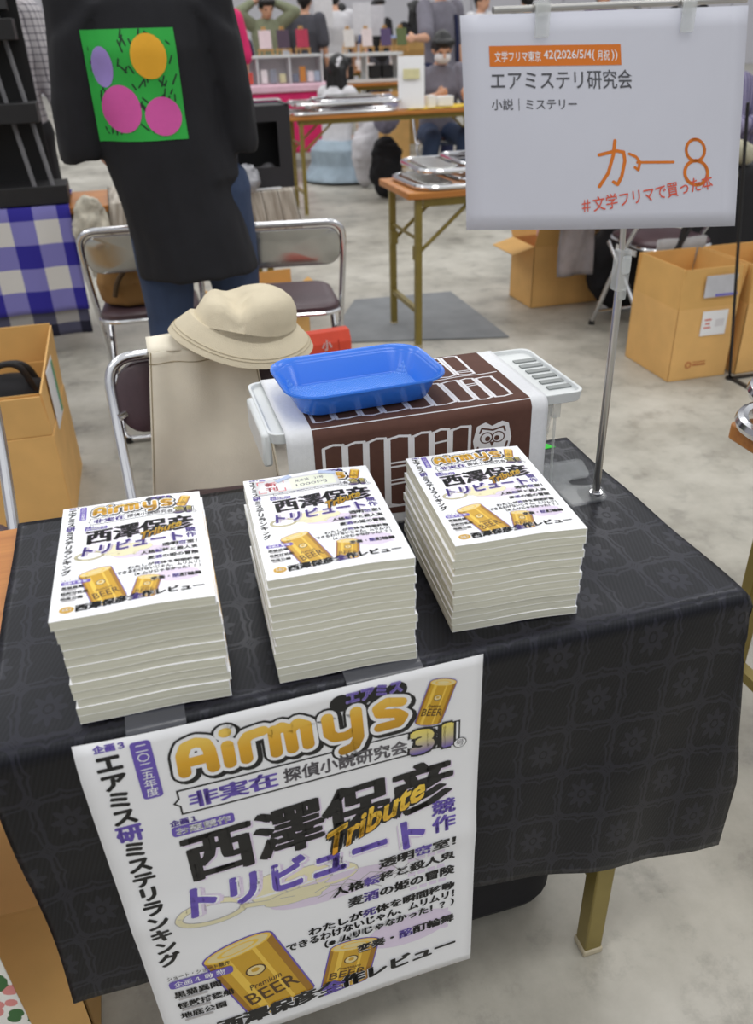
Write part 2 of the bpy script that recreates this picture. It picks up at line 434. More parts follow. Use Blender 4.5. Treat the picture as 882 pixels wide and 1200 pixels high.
        for f in bm.faces:
            for lp in f.loops: lp[ul].uv = (lp.vert.co.x/W, 1-lp.vert.co.y/H)
        for p in bm.verts: p.co = fn(p.co.x, p.co.y, p.co.z)
        me = bpy.data.meshes.new(name); bm.to_mesh(me); bm.free(); return me

def ink(name, hx, rough=.35): return mat(name, hx, rough, var=.02, scale=60)
def ink_ramp(name, v0, v1, stops, rough=.35):
    g = N(name, rough); uv = g.sep(g.coord('UV'))
    f = g.math('DIVIDE', g.math('SUBTRACT', g.math('MULTIPLY', g.math('SUBTRACT', 1., uv[1]), 594.), v0), v1-v0)
    g.color(g.ramp(f, stops)); return g.m
INKS = [COVER, ink('ink_black', '#121214'), ink('ink_purple', '#6a55b4'), ink_ramp('ink_gold_logo', 22, 96, [(0, '#f6cf5e'), (.4, '#e3aa2a'), (1, '#b0810f')]),
        ink('ink_grey', '#6e6b70'), ink('ink_lilac', '#9384cc'), ink_ramp('ink_issue_number', 92, 132, [(0, '#f0dc6a'), (.4, '#dccf8c'), (1, '#5f49b0')]),
        ink('ink_can_gold', '#cfa01f'), ink('ink_can_light', '#efc64a'), ink('ink_can_dark', '#a3720c'), ink('ink_can_top', '#e6d39a'),
        ink('ink_pale_yellow', '#ece4bd'), ink('ink_pale_line', '#b7b3b4'), ink('ink_pale_lilac', '#e3d5ea'), ink_ramp('ink_tribute', 190, 265, [(0, '#fbd34a'), (1, '#e39b12')]),
        ink('ink_rose', '#d9707c'), ink('ink_brown', '#4f3208')]
K, PU, GO, GR, LI, NUM, CG, CL, CDK, CT, PY, PLN, PL, TRI, ROSE, BRN = range(1, 17)
def arc(cx, cy, rx, ry, a0, a1, n=10):
    return [(cx+rx*math.cos(math.radians(a0+(a1-a0)*i/n)), cy+ry*math.sin(math.radians(a0+(a1-a0)*i/n))) for i in range(n+1)]
def can(A, bx, by, h, r, rot, L, label=True):
    """printed beer can: base centre, height, radius, tilt"""
    def T(x, y):
        c_, s_ = math.cos(rot), math.sin(rot); return (bx+x*c_-y*s_, by+x*s_+y*c_)
    e = r*.33
    def body(g_, k, L, x0=-1, x1=1):
        xs = [x0+(x1-x0)*i/14 for i in range(15)]
        top = [T(x*(r+g_), -h-g_*.3-e*.0) for x in xs]
        bot = [T(x*(r+g_), (e+g_)*math.sqrt(max(0, 1-x*x))) for x in reversed(xs)]
        A.poly(top+bot, k, L)
    def ell(cy, rx, ry, k, L):
        A.poly([T(x*rx, cy+y*ry) for x, y in circ(28)], k, L)
    o = r*.055
    body(o, PU, L); ell(-h, r+o, e+o, PU, L)
    body(0, CG, L+.5); body(0, CDK, L+.7, -1, -.86); body(0, CL, L+.7, -.62, -.38); body(0, CDK, L+.7, .78, 1); body(0, CL, L+.7, .3, .42)
    ell(-h, r, e, CL, L+1); ell(-h, r*.9, e*.84, CT, L+1.3); ell(-h, r*.62, e*.55, CL, L+1.5); ell(-h, r*.48, e*.4, CT, L+1.7)
    if label:
        def tq(x0, y0, x1, y1): return [T(x0*r, y0*h), T(x1*r, y0*h), T(x1*r, y1*h), T(x0*r, y1*h)]
        A.text('BEER', tq(-.78, -.34, .8, -.16), BRN, L+2, .0)
        A.text('Premium', tq(-.5, -.45, .5, -.37), BRN, L+2, 0, .3)
        ell(-h*.62, r*.3, r*.27, BRN, L+2); ell(-h*.62, r*.25, r*.22, CT, L+2.2); ell(-h*.63, r*.12, r*.1, CG, L+2.4)
def cover_art():
    A = Art()
    # pale drawing behind the text: ring, rope, reclining cloth shapes
    A.stroke([(x, y) for x, y in arc(90, 302, 38, 20, 0, 360, 28)], 5, PLN, 1); A.stroke(arc(90, 302, 38, 20, 0, 360, 28), 3.8, PY, 1.5)
    A.stroke([(126, 306), (170, 318), (215, 330)], 5, PLN, 1); A.stroke([(126, 306), (170, 318), (215, 330)], 4, PY, 1.5)
    A.poly(arc(235, 325, 80, 26, 0, 360, 30), PL, .6)
    for i, (x, y, rx, ry) in enumerate(((165, 290, 30, 26), (205, 292, 30, 22), (240, 300, 26, 18), (190, 318, 40, 14))):
        A.poly(arc(x, y, rx+1, ry+1, 0, 360, 22), PLN, .8+i*.04); A.poly(arc(x, y, rx, ry, 0, 360, 22), PY, .9+i*.04)
    for i in range(9):
        A.stroke([(200+i*14, 330+(i % 3)*9), (225+i*14, 318+(i % 2)*14), (262+i*11, 332+(i % 4)*8)], .7, PLN, 1.2)
    A.poly(arc(330, 470, 60, 34, 0, 360, 26), PL, .5)
    # left column
    A.text('企画３', (18, 3, 48, 13), PU, 2, .03)
    A.vtext('エアミス研ミステリランキング', 29, 15, 26.6, 27, K, 2, .033, {4: PU})
    A.rect(52, 8, 72, 90, PU, 2, 4); A.vtext('二〇二五年度', 62, 11, 12.8, 13, 0, 3, .01)
    # logo
    P = [[(97, 66), (98, 40), (103, 29), (113, 26), (122, 30), (125, 40), (126, 68)], [(98, 52), (125, 52)], [(143, 41), (143, 68)], [(143, 23), (143.2, 23)],
         [(160, 68), (160, 42), (165, 35), (180, 33)], [(191, 70), (191, 36)], [(191, 40), (199, 34), (207, 40), (208, 70)], [(208, 42), (216, 34), (224, 40), (225, 70)],
         [(247, 38), (248, 62), (254, 70), (266, 71), (276, 66)], [(278, 38), (279, 78), (274, 90), (262, 93)],
         [(328, 41), (312, 36), (302, 42), (304, 51), (322, 56), (329, 63), (324, 72), (303, 72)]]
    for p in P: A.stroke([(x+2.5, y+3) for x, y in p], 14, K, 2); A.stroke(p, 14, K, 2)
    for p in P: A.stroke(p, 11.2, 0, 3)
    for p in P: A.stroke(p, 6.6, GO, 4)
    for x in (255, 275, 295, 315): A.disc(x+8, 22, 12, K, 1.9)
    A.text('エアミス', (268, 8, 330, 26), LI, 5, .05); A.text('エアミス', (270, 10, 328, 24), 0, 5.5, .0); A.text('エアミス', (270, 10, 328, 24), PU, 5.8, -.0)
    # strapline box
    bx = [(84, 88), (396, 92), (396, 130), (84, 126), (84, 113), (78, 107), (84, 101)]
    A.poly([(x, y) for x, y in bx], K, 1.6); A.poly([(86, 90.5), (394, 94), (394, 127.5), (86, 123.5), (86, 112), (81, 107), (86, 102)], 0, 1.8)
    A.text('非実在', (94, 95, 188, 120), PU, 4.6, (.04, .018)); A.text('探偵小説研究会', [(194, 96), (334, 101), (334, 124), (194, 119)], GR, 4.6, .018)
    A.text('31', (333, 88, 391, 134), K, 6, .12); A.text('31', (336, 91, 388, 131), NUM, 6.5, .05); A.disc(396, 129, 8, K, 6.2); A.disc(396, 129, 7, 0, 6.4); A.text('号', (391, 124, 401, 134), GR, 6.8)
    can(A, 358, 82, 58, 15.5, .30, 6)
    # title
    A.text('企画１', (70, 131, 98, 141), PU, 2, .03); A.rect(70, 142, 136, 158, PU, 2, 4); A.text('お題競作', (74, 144, 132, 156), 0, 3, .02)
    tq = [(76, 160), (390, 146), (392, 234), (76, 243)]
    A.text('西澤保彦', tq, PL, 3, (.05, .03)); A.text('西澤保彦', [(x-1.5, y-1.5) for x, y in tq], K, 3.6, (.044, .017))
    tq = [(72, 248), (352, 240), (355, 293), (66, 302)]
    A.text('トリビュート', [(x+1.5, y+1.5) for x, y in tq], PL, 2.6, .09); A.text('トリビュート', tq, 0, 3.9, .06); A.text('トリビュート', tq, PU, 4.3, .03)
    A.text('競', (362, 222, 393, 250), PU, 4.3, (.03, .012)); A.text('作', (362, 252, 393, 281), PU, 4.3, (.03, .012))
    tr = [(232, 224), (352, 170), (356, 208), (236, 266)]
    A.text('Tribute', [(x-2+4*(i in (1, 2)), y-2+4*(i > 1)) for i, (x, y) in enumerate(tr)], K, 6, .11, .35); A.text('Tribute', tr, TRI, 6.6, .02, .35)
    # story list, right aligned
    for t, u, v, h, pc in (('透明密室！', 292, 295, 21, (2,)), ('人格転移と殺人鬼', 232, 327, 19, (2,)), ('麦酒の姫の冒険', 250, 357, 20, (1,)), ('わたしが死体を瞬間移動', 196, 393, 17, (4,)),
                       ('できるわけないじゃん、ムリムリ！', 166, 412, 17, ()), ('（※ムリじゃなかった！？）', 214, 431, 17, ()), ('変奏・酩酊輪舞', 256, 466, 19, (3,))):
        q = [(u, v+2), (393, v-2), (393, v+h-2), (u, v+h+2)]; A.text(t, q, 0, 6.9, .045); A.ctext(t, q, K, 7.9, (.042, .024), {c: PU for c in pc})
    for q in ((344, 294, 363, 314), (270, 329, 290, 346), (270, 358, 289, 376), (254, 396, 268, 411), (312, 468, 330, 486)): pass
    for u0, u1, v in ((330, 392, 318), (330, 392, 349), (332, 392, 380), (336, 392, 449), (336, 392, 488)):
        [A.rect(u0+i*13, v, u0+i*13+10, v+6, PL, 2) for i in range(int((u1-u0)/13))]
    # cans and lower lists
    can(A, 150, 540, 155, 44, -.27, 2); can(A, 236, 545, 82, 33, .22, 1.5)
    A.text('ショート・ショート競作', (20, 408, 96, 417), K, 8, .01); A.rect(20, 420, 98, 436, PU, 8, 5); A.text('企画４ 動 物', (26, 422, 88, 434), 0, 8.5, .01)
    for t, v, u1 in (('黒猫異聞', 444, 80), ('怪獣捕獲船', 470, 93), ('地底公園', 494, 80)): A.text(t, (22, v, u1, v+14), K, 8, (.03, .01)); A.rect(26, v+16, 62, v+20, PLN, 8)
    A.disc(42, 552, 19, CG, 8, 14); A.text('企画２', (30, 545, 54, 557), 0, 8.5, .02)
    q = [(62, 536), (396, 521), (396, 550), (62, 568)]
    A.text('西澤保彦全作レビュー', q, 0, 9, .075); A.text('西澤保彦全作レビュー', q, K, 9.8, (.066, .036))
    A.text('全', [(203, 531), (236, 529.5), (236, 558), (203, 560)], PU, 10.6, (.06, .03))
    return A
ART = cover_art()

# ------------------------------------------------------------------ the hall
f = struct(obj('floor', M().add([(-14, -4, 0), (22, -4, 0), (22, 26, 0), (-14, 26, 0)], [(0, 1, 2, 3)]), _m['concrete_floor'], smooth=0))
WALLM = mat('hall_wall', '#d4d2d8', .8, var=.03, scale=.6)
mb = M().box((4, 26.15, 4.5), (36, .3, 9))
for i in range(12): mb.box((-13+i*3, 25.99, 4.5), (.03, .04, 9), k=1)
struct(obj('wall_back', mb, [WALLM, mat('wall_seam', '#b5b3ba', .8)], smooth=0))
struct(obj('wall_left', M().box((-14.15, 11, 4.5), (.3, 30, 9)), WALLM, smooth=0))
mb = M()
mb.prism([(1.075, 3.09), (1.93, 2.86), (1.95, 3.70), (1.40, 3.74)], .001, .007)
o = obj('floor_mat', mb, mat('grey_mat', '#7e8184', .7, var=.12, scale=8), smooth=0)
tag(o, 'flat grey floor mat lying on the concrete under the small folding table', 'mat')

# ------------------------------------------------------------------ folding tables
def make_table(x0, x1, depth, h, label, group='wooden folding tables with olive gold legs', inset=.105):
    t = thing('folding_table', label, 'table', (0, 0, 0), 0, group)
    L = x1-x0
    mb = M().prism(rounded(L, depth, .012, 3, (x0+x1)/2, depth/2), h-.028, h)
    obj('tabletop', mb, WOOD, t, bevel=.003)
    mb = M().box(((x0+x1)/2, .045, h-.048), (L-.16, .02, .035)).box(((x0+x1)/2, depth-.045, h-.048), (L-.16, .02, .035))
    obj('under_frame', mb, GOLDP, t)
    for sx in (0, 1):
        lx = x0+inset if sx == 0 else x1-inset
        for ly in (.035, depth-.035):
            l = obj('leg', M().box((lx, ly, (h-.03)/2+.005), (.03, .03, h-.044)), GOLDP, t, bevel=.003)
            obj('foot_cap', M().box((lx, ly, .007), (.034, .034, .014)), BEIGER, l, bevel=.003)
        obj('leg_stretcher', M().box((lx, depth/2, .17), (.022, depth-.09, .022)), GOLDP, t)
        sg = -1 if sx else 1
        mb = M()
        for ly in (.055, depth-.055):
            mb.tube([(lx, ly, h-.27), (lx+sg*.26, ly, h-.05)], .009, 8); mb.box((lx, ly, h-.26), (.034, .02, .06))
        mb.tube([(lx, .05, h-.20), (lx, depth-.05, h-.20)], .008, 8)
        obj('brace', mb, GOLDP, t)
    return t
mt_ = make_table(-.895, .905, .45, .70, 'wooden folding table under the black damask cloth with the book stacks')

# black cloth
XE, HB = .907, .705
def cloth(u, v):
    s_ = .062+u*.900; tt = v*(.445+.43)
    if tt <= .445: y, z, d = .447-tt, HB, 0
    else:
        d = tt-.445; y, z = 0, HB
        if d < .016:
            a = d/.016*PI/2; y = .002-.010*math.sin(a); z = HB-.010*(1-math.cos(a))
        else: y = -.008+.016*min(1, (d-.016)/.2); z = HB-.010-(d-.016)
    drop = max(0, HB-z)
    over = max(0, s_-XE); g_ = min(1, drop/.30)
    x = min(s_, XE)+over*g_+(.006 if over else 0)*(1-g_); z -= over*(1-g_)*(1.0 if tt > .01 else .8)
    if drop > .02:
        k = min(1, drop/.25)
        y += -.004*k*math.sin(s_*17+1.0)-.0025*k*math.sin(s_*41+drop*4)-max(0, s_-.62)*.05*k
        z -= .045*max(0, (s_-.55)/.4)*min(1, drop/.4)
        x += .008*k*max(0, (s_-.5))
        x -= (.016*k if u < .02 else 0)*math.sin(drop*16)*.2
    else:
        z += .0012*math.sin(s_*23)*math.sin(y*31)*(1 if over == 0 else 0)
        if y < .40: pass
    return Vector((x, y, z))
mb = M().grid(cloth, 96, 80, uvfn=lambda u, v: (u*.900, v*.875))
o = obj('tablecloth', mb, DAM, smooth=60, solid=.0015)
tag(o, 'black damask tablecloth with tone on tone flower pattern on the front table', 'tablecloth')

# neighbour's floral cloth on the left end of the same table
def floral(u, v):
    tt = v*.98; x = -.5+u*.512
    if tt < .44: y, z = .44-tt, .7035
    else: y, z = -.006-.006*min(1, (tt-.44)/.1), .7035-max(0, tt-.45)
    if z < .69: x += u*.008*min(1, (.69-z)/.4); y -= .006*math.sin(x*22)*min(1, (.69-z)/.2)+.006
    else: x -= u*.045*min(1, y/.2)
    return Vector((x, y, z))
o = obj('floral_tablecloth', M().grid(floral, 30, 44), _m['white_floral'], smooth=60, solid=.0015)
tag(o, 'white tablecloth with pink flowers and green leaves at the left edge beside the black cloth', 'tablecloth')

# ------------------------------------------------------------------ books
BW, BD = .148, .210
def arch(x, y):
    t = min(13.9999, max(0, x/BW*14)); i = int(t); return arch0(i*BW/14)*(1-t+i)+arch0((i+1)*BW/14)*(t-i)
def arch0(x): return .0016*math.sin(PI*min(1, max(0, x/BW)))*(1) + .0006*math.sin(9*x/BW+2)
def sheet(mb, z0, z1, x0, x1, y0, y1, n=14, k=0):
    rings = []
    for i in range(n+1):
        x = x0+(x1-x0)*i/n; a = arch(x, 0)
        rings.append([Vector((x, y0, z0+a)), Vector((x, y1, z0+a)), Vector((x, y1, z1+a)), Vector((x, y0, z1+a))])
    return mb.loft(rings, k)
def page(T): return sheet(M(), .0002, T-.0002, .0002, BW-.001, .0002, BD-.0002).mesh('page_block')
def plain_cover(T):
    mb = M(); sheet(mb, 0, .0002, 0, BW, 0, BD); sheet(mb, T-.0002, T-.00001, 0, BW, 0, BD); a = arch(BW, 0)
    mb.box((BW-.0005, BD/2, T/2+a), (.0008, BD, T))
    for y in (.03, .085, .15): mb.box((BW+.0001, y, T/2+a), (.0004, .035, T*.55), k=1)
    return mb
def art_cover(T):
    """top cover with the printed design, one mesh"""
    base = plain_cover(T).mesh('cover')
    k_ = BW/420
    pm = ART.mesh('print', lambda u, v, L: Vector((u*k_, BD-v*k_*BD/(594*k_), T+arch(u*k_, 0)+.00008+L*.00003)), 420, 594, 30)
    bm = bmesh.new(); bm.from_mesh(base)
    for f_ in bm.faces: f_.material_index = 0 if f_.material_index == 0 else CG
    bm.from_mesh(pm); me = bpy.data.meshes.new('cover'); bm.to_mesh(me); bm.free(); bpy.data.meshes.remove(pm)
    return me
random.seed(4)
ORD = ['topmost', 'second', 'third', 'fourth', 'fifth', 'sixth', 'seventh', 'eighth', 'ninth', 'tenth', 'eleventh', 'twelfth', 'thirteenth']
def stack(nm, x, y, rot, xb, yb, rb, h, n, price, z0):
    T = h/n; pg = page(T); pc = None; ac = art_cover(T)
    for i in range(n):
        t = i/(n-1); q = 0 if i == n-1 else 1
        bx = xb+(x-xb)*(max(0, t-.8)*5)+q*random.uniform(-.0016, .0016); by = yb+(y-yb)*(max(0, t-.8)*5)+q*random.uniform(-.0006, .0007)
        r = rb+(rot-rb)*(max(0, t-.8)*5)+q*random.uniform(-.005, .005)
        k = n-1-i
        if k == 0: lab = 'topmost paperback of the %s stack, white cover with %s' % (nm, price)
        elif i == 0: lab = 'bottom paperback of the %s stack, its cream page edges facing front' % nm
        else: lab = '%s paperback from the top of the %s stack, cream page edges showing' % (ORD[k], nm)
        b = thing('paperback_book', lab, 'book', (bx, by, z0+i*T), r, 'paperbacks in the %s stack' % nm)
        link('page_block', pg, CREAM, b, smooth=30)
        if k == 0: link('cover', ac, INKS, b, smooth=30)
        else:
            if pc is None: pc = plain_cover(T).mesh('cover')
            link('cover', pc, [COVER, INKS[CG]], b, smooth=30)
    return T
GREYP = mat('grey_plastic_strip', '#4d4e55', .22, var=.05)
for x0, x1, lab, sx in ((.196, .254, 'dark grey plastic strip under the left book stack above the poster', .0), (.418, .502, 'dark grey plastic strip under the middle book stack above the poster', 0)):
    mb = M(); P_ = []
    for y, z in ((.10, .7075), (.004, .7075), (-.006, .7068), (-.013, .702), (-.0145, .692)):
        P_.append([(x0, y, z), (x1, y, z), (x1, y-.0004, z-.0008), (x0, y-.0004, z-.0008)])
    o = obj('plastic_strip', mb.loft(P_), GREYP, smooth=50); tag(o, lab, 'strip', 'plastic strips under the stacks')
ZB = .7079
stack('left', .153, .004, -.027, .155, .013, -.025, .132, 13, 'yellow logo and a glare spot', ZB)
T2 = stack('middle', .351, .012, -.035, .351, .010, -.033, .128, 13, 'a price slip taped at its top', ZB)
stack('right', .551, .032, -.066, .550, .033, -.064, .115, 12, 'yellow logo, beside the acrylic stand', ZB-.001)
# price slip on the middle stack
sl = thing('price_slip', 'small white price slip with red corner marks taped on the middle book stack', 'slip', (.351, .012, ZB+.128), -.035)
def slipz(u, L): return arch(u, 0)+.0009+L*.00004
mb = M().grid(lambda u, v: Vector((.012+u*.096, .168+v*.034, slipz(.012+u*.096, 0))), 10, 2)
obj('paper', mb, WHITE, sl, solid=.0002)
A = Art()
for sx, sy in ((0, 0), (1, 0), (0, 1), (1, 1)):
    x = 3+sx*30; y = 3+sy*27; dx = 8 if sx == 0 else -8; dy = 7 if sy == 0 else -7
    A.stroke([(x+dx, y), (x, y), (x, y+dy)], .7, 1)
A.text('新', (11, 6, 25, 16), 1, 1, .03); A.text('刊', (11, 18, 25, 28), 1, 1, .03)
A.text('見本誌　31号', (46, 8, 80, 15), 2, 1, .01); A.text('1000円', (46, 19, 82, 26), 2, 1, .01)
A.poly([(40, 4), (92, 4), (92, 30), (40, 30)], 3, .4)
me = A.mesh('lettering', lambda u, v, L: Vector((.012+u*.001, .202-v*.001, slipz(.012+u*.001, L))), 96, 34, 12)
link('lettering', me, [WHITE, ink('ink_red_mark', '#d8707a'), ink('ink_dim', '#6b6873'), ink('ink_cream_green', '#e9ecd9')], sl, smooth=0)
for u, a in ((.046, .5), (.098, -.35)):
    mb = M().grid(lambda p, q: Vector((u+(p-.5)*.02*math.cos(a)-(q-.5)*.007*math.sin(a), .2+(p-.5)*.02*math.sin(a)+(q-.5)*.007*math.cos(a), slipz(u+(p-.5)*.02, 10))), 4, 1)
    obj('tape', mb, mat('washi_tape', '#b9c6e2', .6), sl)

# ------------------------------------------------------------------ poster
PX, PZ, PH = .145, .7105, .021
def paper(u, v, L=0):
    """A2 sheet, mm -> place"""
    cl = max(0, 1-v/60)*max(0, 1-u/150)
    y = -.0205+.000028*v-.003*math.sin(u/420*PI*1.5+.4)*min(1, v/200)+.010*cl*cl-.003*max(0, 1-abs(v-297)/40)
    x = PX+u*.001*math.cos(PH)+v*.001*math.sin(PH); z = PZ-.003+u*.001*math.sin(PH)-v*.000985*math.cos(PH)-.004*cl
    return Vector((x, y-.0003-L*.00012, z))
t = thing('poster', 'large white poster with yellow logo and beer can hanging on the front cloth', 'poster', (0, 0, 0))
mb = M().grid(lambda u, v: paper(u*420, v*594)+Vector((0, .0002, 0)), 28, 40)
obj('sheet', mb, WHITE, t, smooth=60, solid=-.0003)
me = ART.mesh('print', paper, 420, 594, 21)
link('print', me, [WHITE]+INKS[1:], t, smooth=60)

# ------------------------------------------------------------------ sign stand
t = thing('sign_stand', 'steel pole stand on a clear acrylic plate holding up the paper sign', 'sign stand', (.851, .254, .7068))
pts = [(-.044, -.014), (.008, -.013), (.014, -.007), (.021, .022), (.016, .03), (-.006, .032), (-.016, .039), (-.016, .052), (-.006, .058), (.018, .058), (.026, .064), (.030, .08), (.036, .104), (.030, .112), (-.044, .112)]
obj('base_plate', M().prism(pts, 0, .005), ACRYL, t, bevel=.0012)
mb = M().cyl((0, 0, .005), (-.006, -.004, .33), .0052); obj('lower_pole', mb, STEEL, t)
mb = M().cyl((-.006, -.004, .31), (-.026, -.007, .600), .0036); obj('upper_pole', mb, STEEL, t)
mb = M().box((-.006, -.004, .322), (.017, .017, .05)).box((-.006, -.014, .33), (.012, .006, .022)).box((-.003, -.004, .292), (.012, .012, .014)); obj('height_clamp', mb, CLEARB, t, bevel=.003)
obj('screw', M().cyl((0, 0, .005), (0, 0, .010), .009).cyl((0, 0, .01), (0, 0, .013), .0065), CHROME, t)
obj('top_bar', M().cyl((-.189, -.008, .5955), (.104, -.008, .5995), .0032), STEEL, t)
for x in (-.139, .029):
    c_ = obj('paper_clip', M().box((x, -.011, .5955), (.013, .012, .014)).box((x, -.0175, .5855), (.016, .0025, .03)).box((x, -.0085, .5855), (.016, .0025, .028)), CLEARB, t, bevel=.001)
    obj('clip_pin', M().cyl((x-.008, -.011, .5975), (x+.008, -.011, .5975), .003), STEEL, c_)
SY = -.013
def signp(u, v, L=0):
    x = -.215+u*.330+v*(.009+u*.018); z = .585+.002*u-(.202+.026*u)*v; y = SY-.010*v-.006*math.sin(PI*u)*v-.004*(1-u)*math.sin(PI*v)
    return Vector((x, y-.0002-L*.00012, z))
sg = thing('paper_sign', 'white paper sign with orange letters clipped to the steel stand', 'sign', (.840, .254, .7135))
obj('sheet', M().grid(lambda u, v: signp(u, v)+Vector((0, .0002, 0)), 16, 12), mat('thin_white_paper', '#d4d5e0', .55, var=.01), sg, smooth=60, solid=-.0003)
A = Art()
def sx(x, z0):  # place x,z (v) in page fractions
    return x
SO, SG, SR, SW = 1, 2, 3, 0
def sq(a0, b0, a1, b1): return (a0, b0, a1, b1)
A1_ = A; A.rect(88, 128, 467, 184, SO, 1)
A.text('文学フリマ東京', (102, 143, 232, 172), SW, 2, .008); A.text('42(2026/5/4(', (240, 142, 388, 172), SW, 2, .008); A.text('月祝', (396, 143, 432, 171), SW, 2, .008); A.text('))', (438, 143, 456, 172), SW, 2, .008)
A.text('エアミステリ研究会', (90, 196, 498, 250), SG, 1, .01); A.text('小説｜ミステリー', (90, 274, 330, 308), SG, 1, .006)
A3_ = Art(); A = A3_
A.stroke([(390, 440), (440, 428), (463, 432), (466, 458), (455, 505), (442, 530), (430, 522)], 5, SO, 1); A.stroke([(438, 398), (432, 440), (415, 495), (388, 536)], 5, SO, 1)
A.stroke([(480, 437), (500, 446), (512, 462), (506, 486), (496, 478)], 4, SO, 1)
A.stroke([(504, 463), (616, 463)], 4, SO, 1)
A.stroke([(688+30*math.sin(a)*(1 if True else 0), 428-32*math.cos(a)) for a in [2*PI*i/24 for i in range(25)]], 4.6, SO, 1)
A.stroke([(688+37*math.sin(a), 496-37*math.cos(a)) for a in [2*PI*i/24 for i in range(25)]], 5.2, SO, 1)
A = A1_
# outlines of the page in the same rough frame: tl(12,52) tr(872,18) bl(20,682) br(808,675)
def sfn(a, b, L):
    v = (b-45)/(632+8*0); u = (a-12-v*8)/(860-v*70)
    return signp(u, v+.02*(u), L)
A2_ = Art(); A2_.text('＃文学フリマで買った本', [(333, 575), (738, 498), (742, 545), (337, 622)], 3, 3, 0)
link('handwriting', A2_.mesh('handwriting', sfn, 880, 690, 60), [WHITE, WHITE, WHITE, ink('ink_red_pen', '#e0604a')], sg, smooth=0)
SIGNM = [WHITE, ink('ink_orange', '#e07a22'), ink('ink_dark_grey', '#55555a'), ink('ink_red_pen', '#e0604a')]
link('booth_number', A3_.mesh('booth_number', sfn, 880, 690, 60), SIGNM, sg, smooth=0)
link('lettering', A1_.mesh('lettering', sfn, 880, 690, 60), [WHITE, ink('ink_orange', '#e07a22'), ink('ink_dark_grey', '#55555a'), ink('ink_red_pen', '#e0604a')], sg, smooth=0)

# ------------------------------------------------------------------ plastic box, printed towel, blue tray
t = thing('storage_box', 'white translucent plastic box under the brown printed towel behind the books', 'box', (0, 0, .7072))
def ringz(x0, x1, y0, y1, z, r=.015):
    return [Vector((p[0], p[1], z)) for p in rounded(x1-x0, y1-y0, r, 4, (x0+x1)/2, (y0+y1)/2)]
bx0, bx1, by0, by1 = .434, .802, .293, .466
mb = M().loft([ringz(bx0+.02, bx1-.014, by0+.008, by1-.008, .0), ringz(bx0, bx1, by0, by1, .138), ringz(bx0+.002, bx1-.002, by0+.002, by1-.002, .138), ringz(bx0+.022, bx1-.016, by0+.010, by1-.010, .003)])
obj('body', mb, CLEARB, t, smooth=40)
mb = M()
mb.loft([ringz(bx0-.03, bx1+.034, by0-.004, by1+.006, .137), ringz(bx0-.032, bx1+.036, by0-.006, by1+.008, .152), ringz(bx0-.028, bx1+.032, by0-.002, by1+.004, .152), ringz(bx0-.026, bx1+.030, by0, by1+.002, .146)], cap=True)
obj('lid', mb, WPLAS, t, smooth=40, bevel=.001)
mb = M()
for i in range(6): mb.box((bx1+.013, by0+.03+i*.022, .147), (.034, .011, .002))
obj('handle_slot', mb, mat('slot_grey', '#8f9392', .5), t)
for y in (by0+.02,):
    obj('latch', M().box((bx1+.006, y, .122), (.012, .010, .03)).cyl((bx1+.006, y, .11), (bx1+.006, y-.004, .0), .0022), CLEARB, t, bevel=.001)
obj('end_grip', M().box((bx0-.034, (by0+by1)/2-.02, .128), (.012, .13, .046)), WPLAS, t, bevel=.004)
# towel: x across, path: back edge -> over top -> down the front
TX0, TX1 = .422, .778; ZT = .7072+.1525
TB, TF = .475, .2845; LT = (TB-TF); LF = .150
def towel(u, v, L=0):
    d = v*(LT+LF); x = TX0+u*(TX1-TX0)
    if d < LT-.006: y, z = TB-d, ZT; nrm = Vector((0, 0, 1))
    elif d < LT+.004:
        a = (d-LT+.006)/.010*PI/2; y = TF+.006-.008*math.sin(a); z = ZT-.008*(1-math.cos(a)); nrm = Vector((0, -math.sin(a), math.cos(a)))
    else: y = TF-.002; z = ZT-.008-(d-LT-.004); nrm = Vector((0, -1, 0)); y -= .0025*math.sin(u*14+1)*min(1, (d-LT)/.08)+.002
    if d < LT: x -= (1-u)*.0
    return Vector((x, y, z))+nrm*L*.00015+nrm*.0012+Vector((0, 0, .0006*math.sin(u*31)*math.sin(v*17)))
tw_ = thing('printed_towel', 'brown and white cotton towel printed with books and an owl over the plastic box', 'towel', (0, 0, 0))
obj('cloth', M().grid(lambda u, v: towel(u, v, 0), 48, 60), mat('towel_cotton', '#e6e7ea', .9, var=.03, scale=200, bump=.15, bscale=900), tw_, smooth=60, solid=-.001)
A = Art(); W_, H_ = 374, 350   # mm
A.rect(40, 0, 316, 332, 1, 1)
def outline_book(q, r=1.6, bands=(), top=True):
    r = r*.85
    (x0, y0), (x1, y1), (x2, y2), (x3, y3) = q
    mx, my = (x0+x1)/2, (y0+y1)/2-4
    A.stroke([(x0, y0), (mx, my+1.5), (x1, y1)], r, 2, 2); A.stroke([(x3, y3), ((x3+x2)/2, (y3+y2)/2+3), (x2, y2)], r, 2, 2); A.stroke([(x0, y0), (x3, y3)], r*1.25, 2, 2); A.stroke([(x1, y1), (x2, y2)], r*1.25, 2, 2)
    for b in bands: A.stroke([(x0+(x3-x0)*b, y0+(y3-y0)*b), (x1+(x2-x1)*b, y1+(y2-y1)*b)], r*.8, 2, 2)
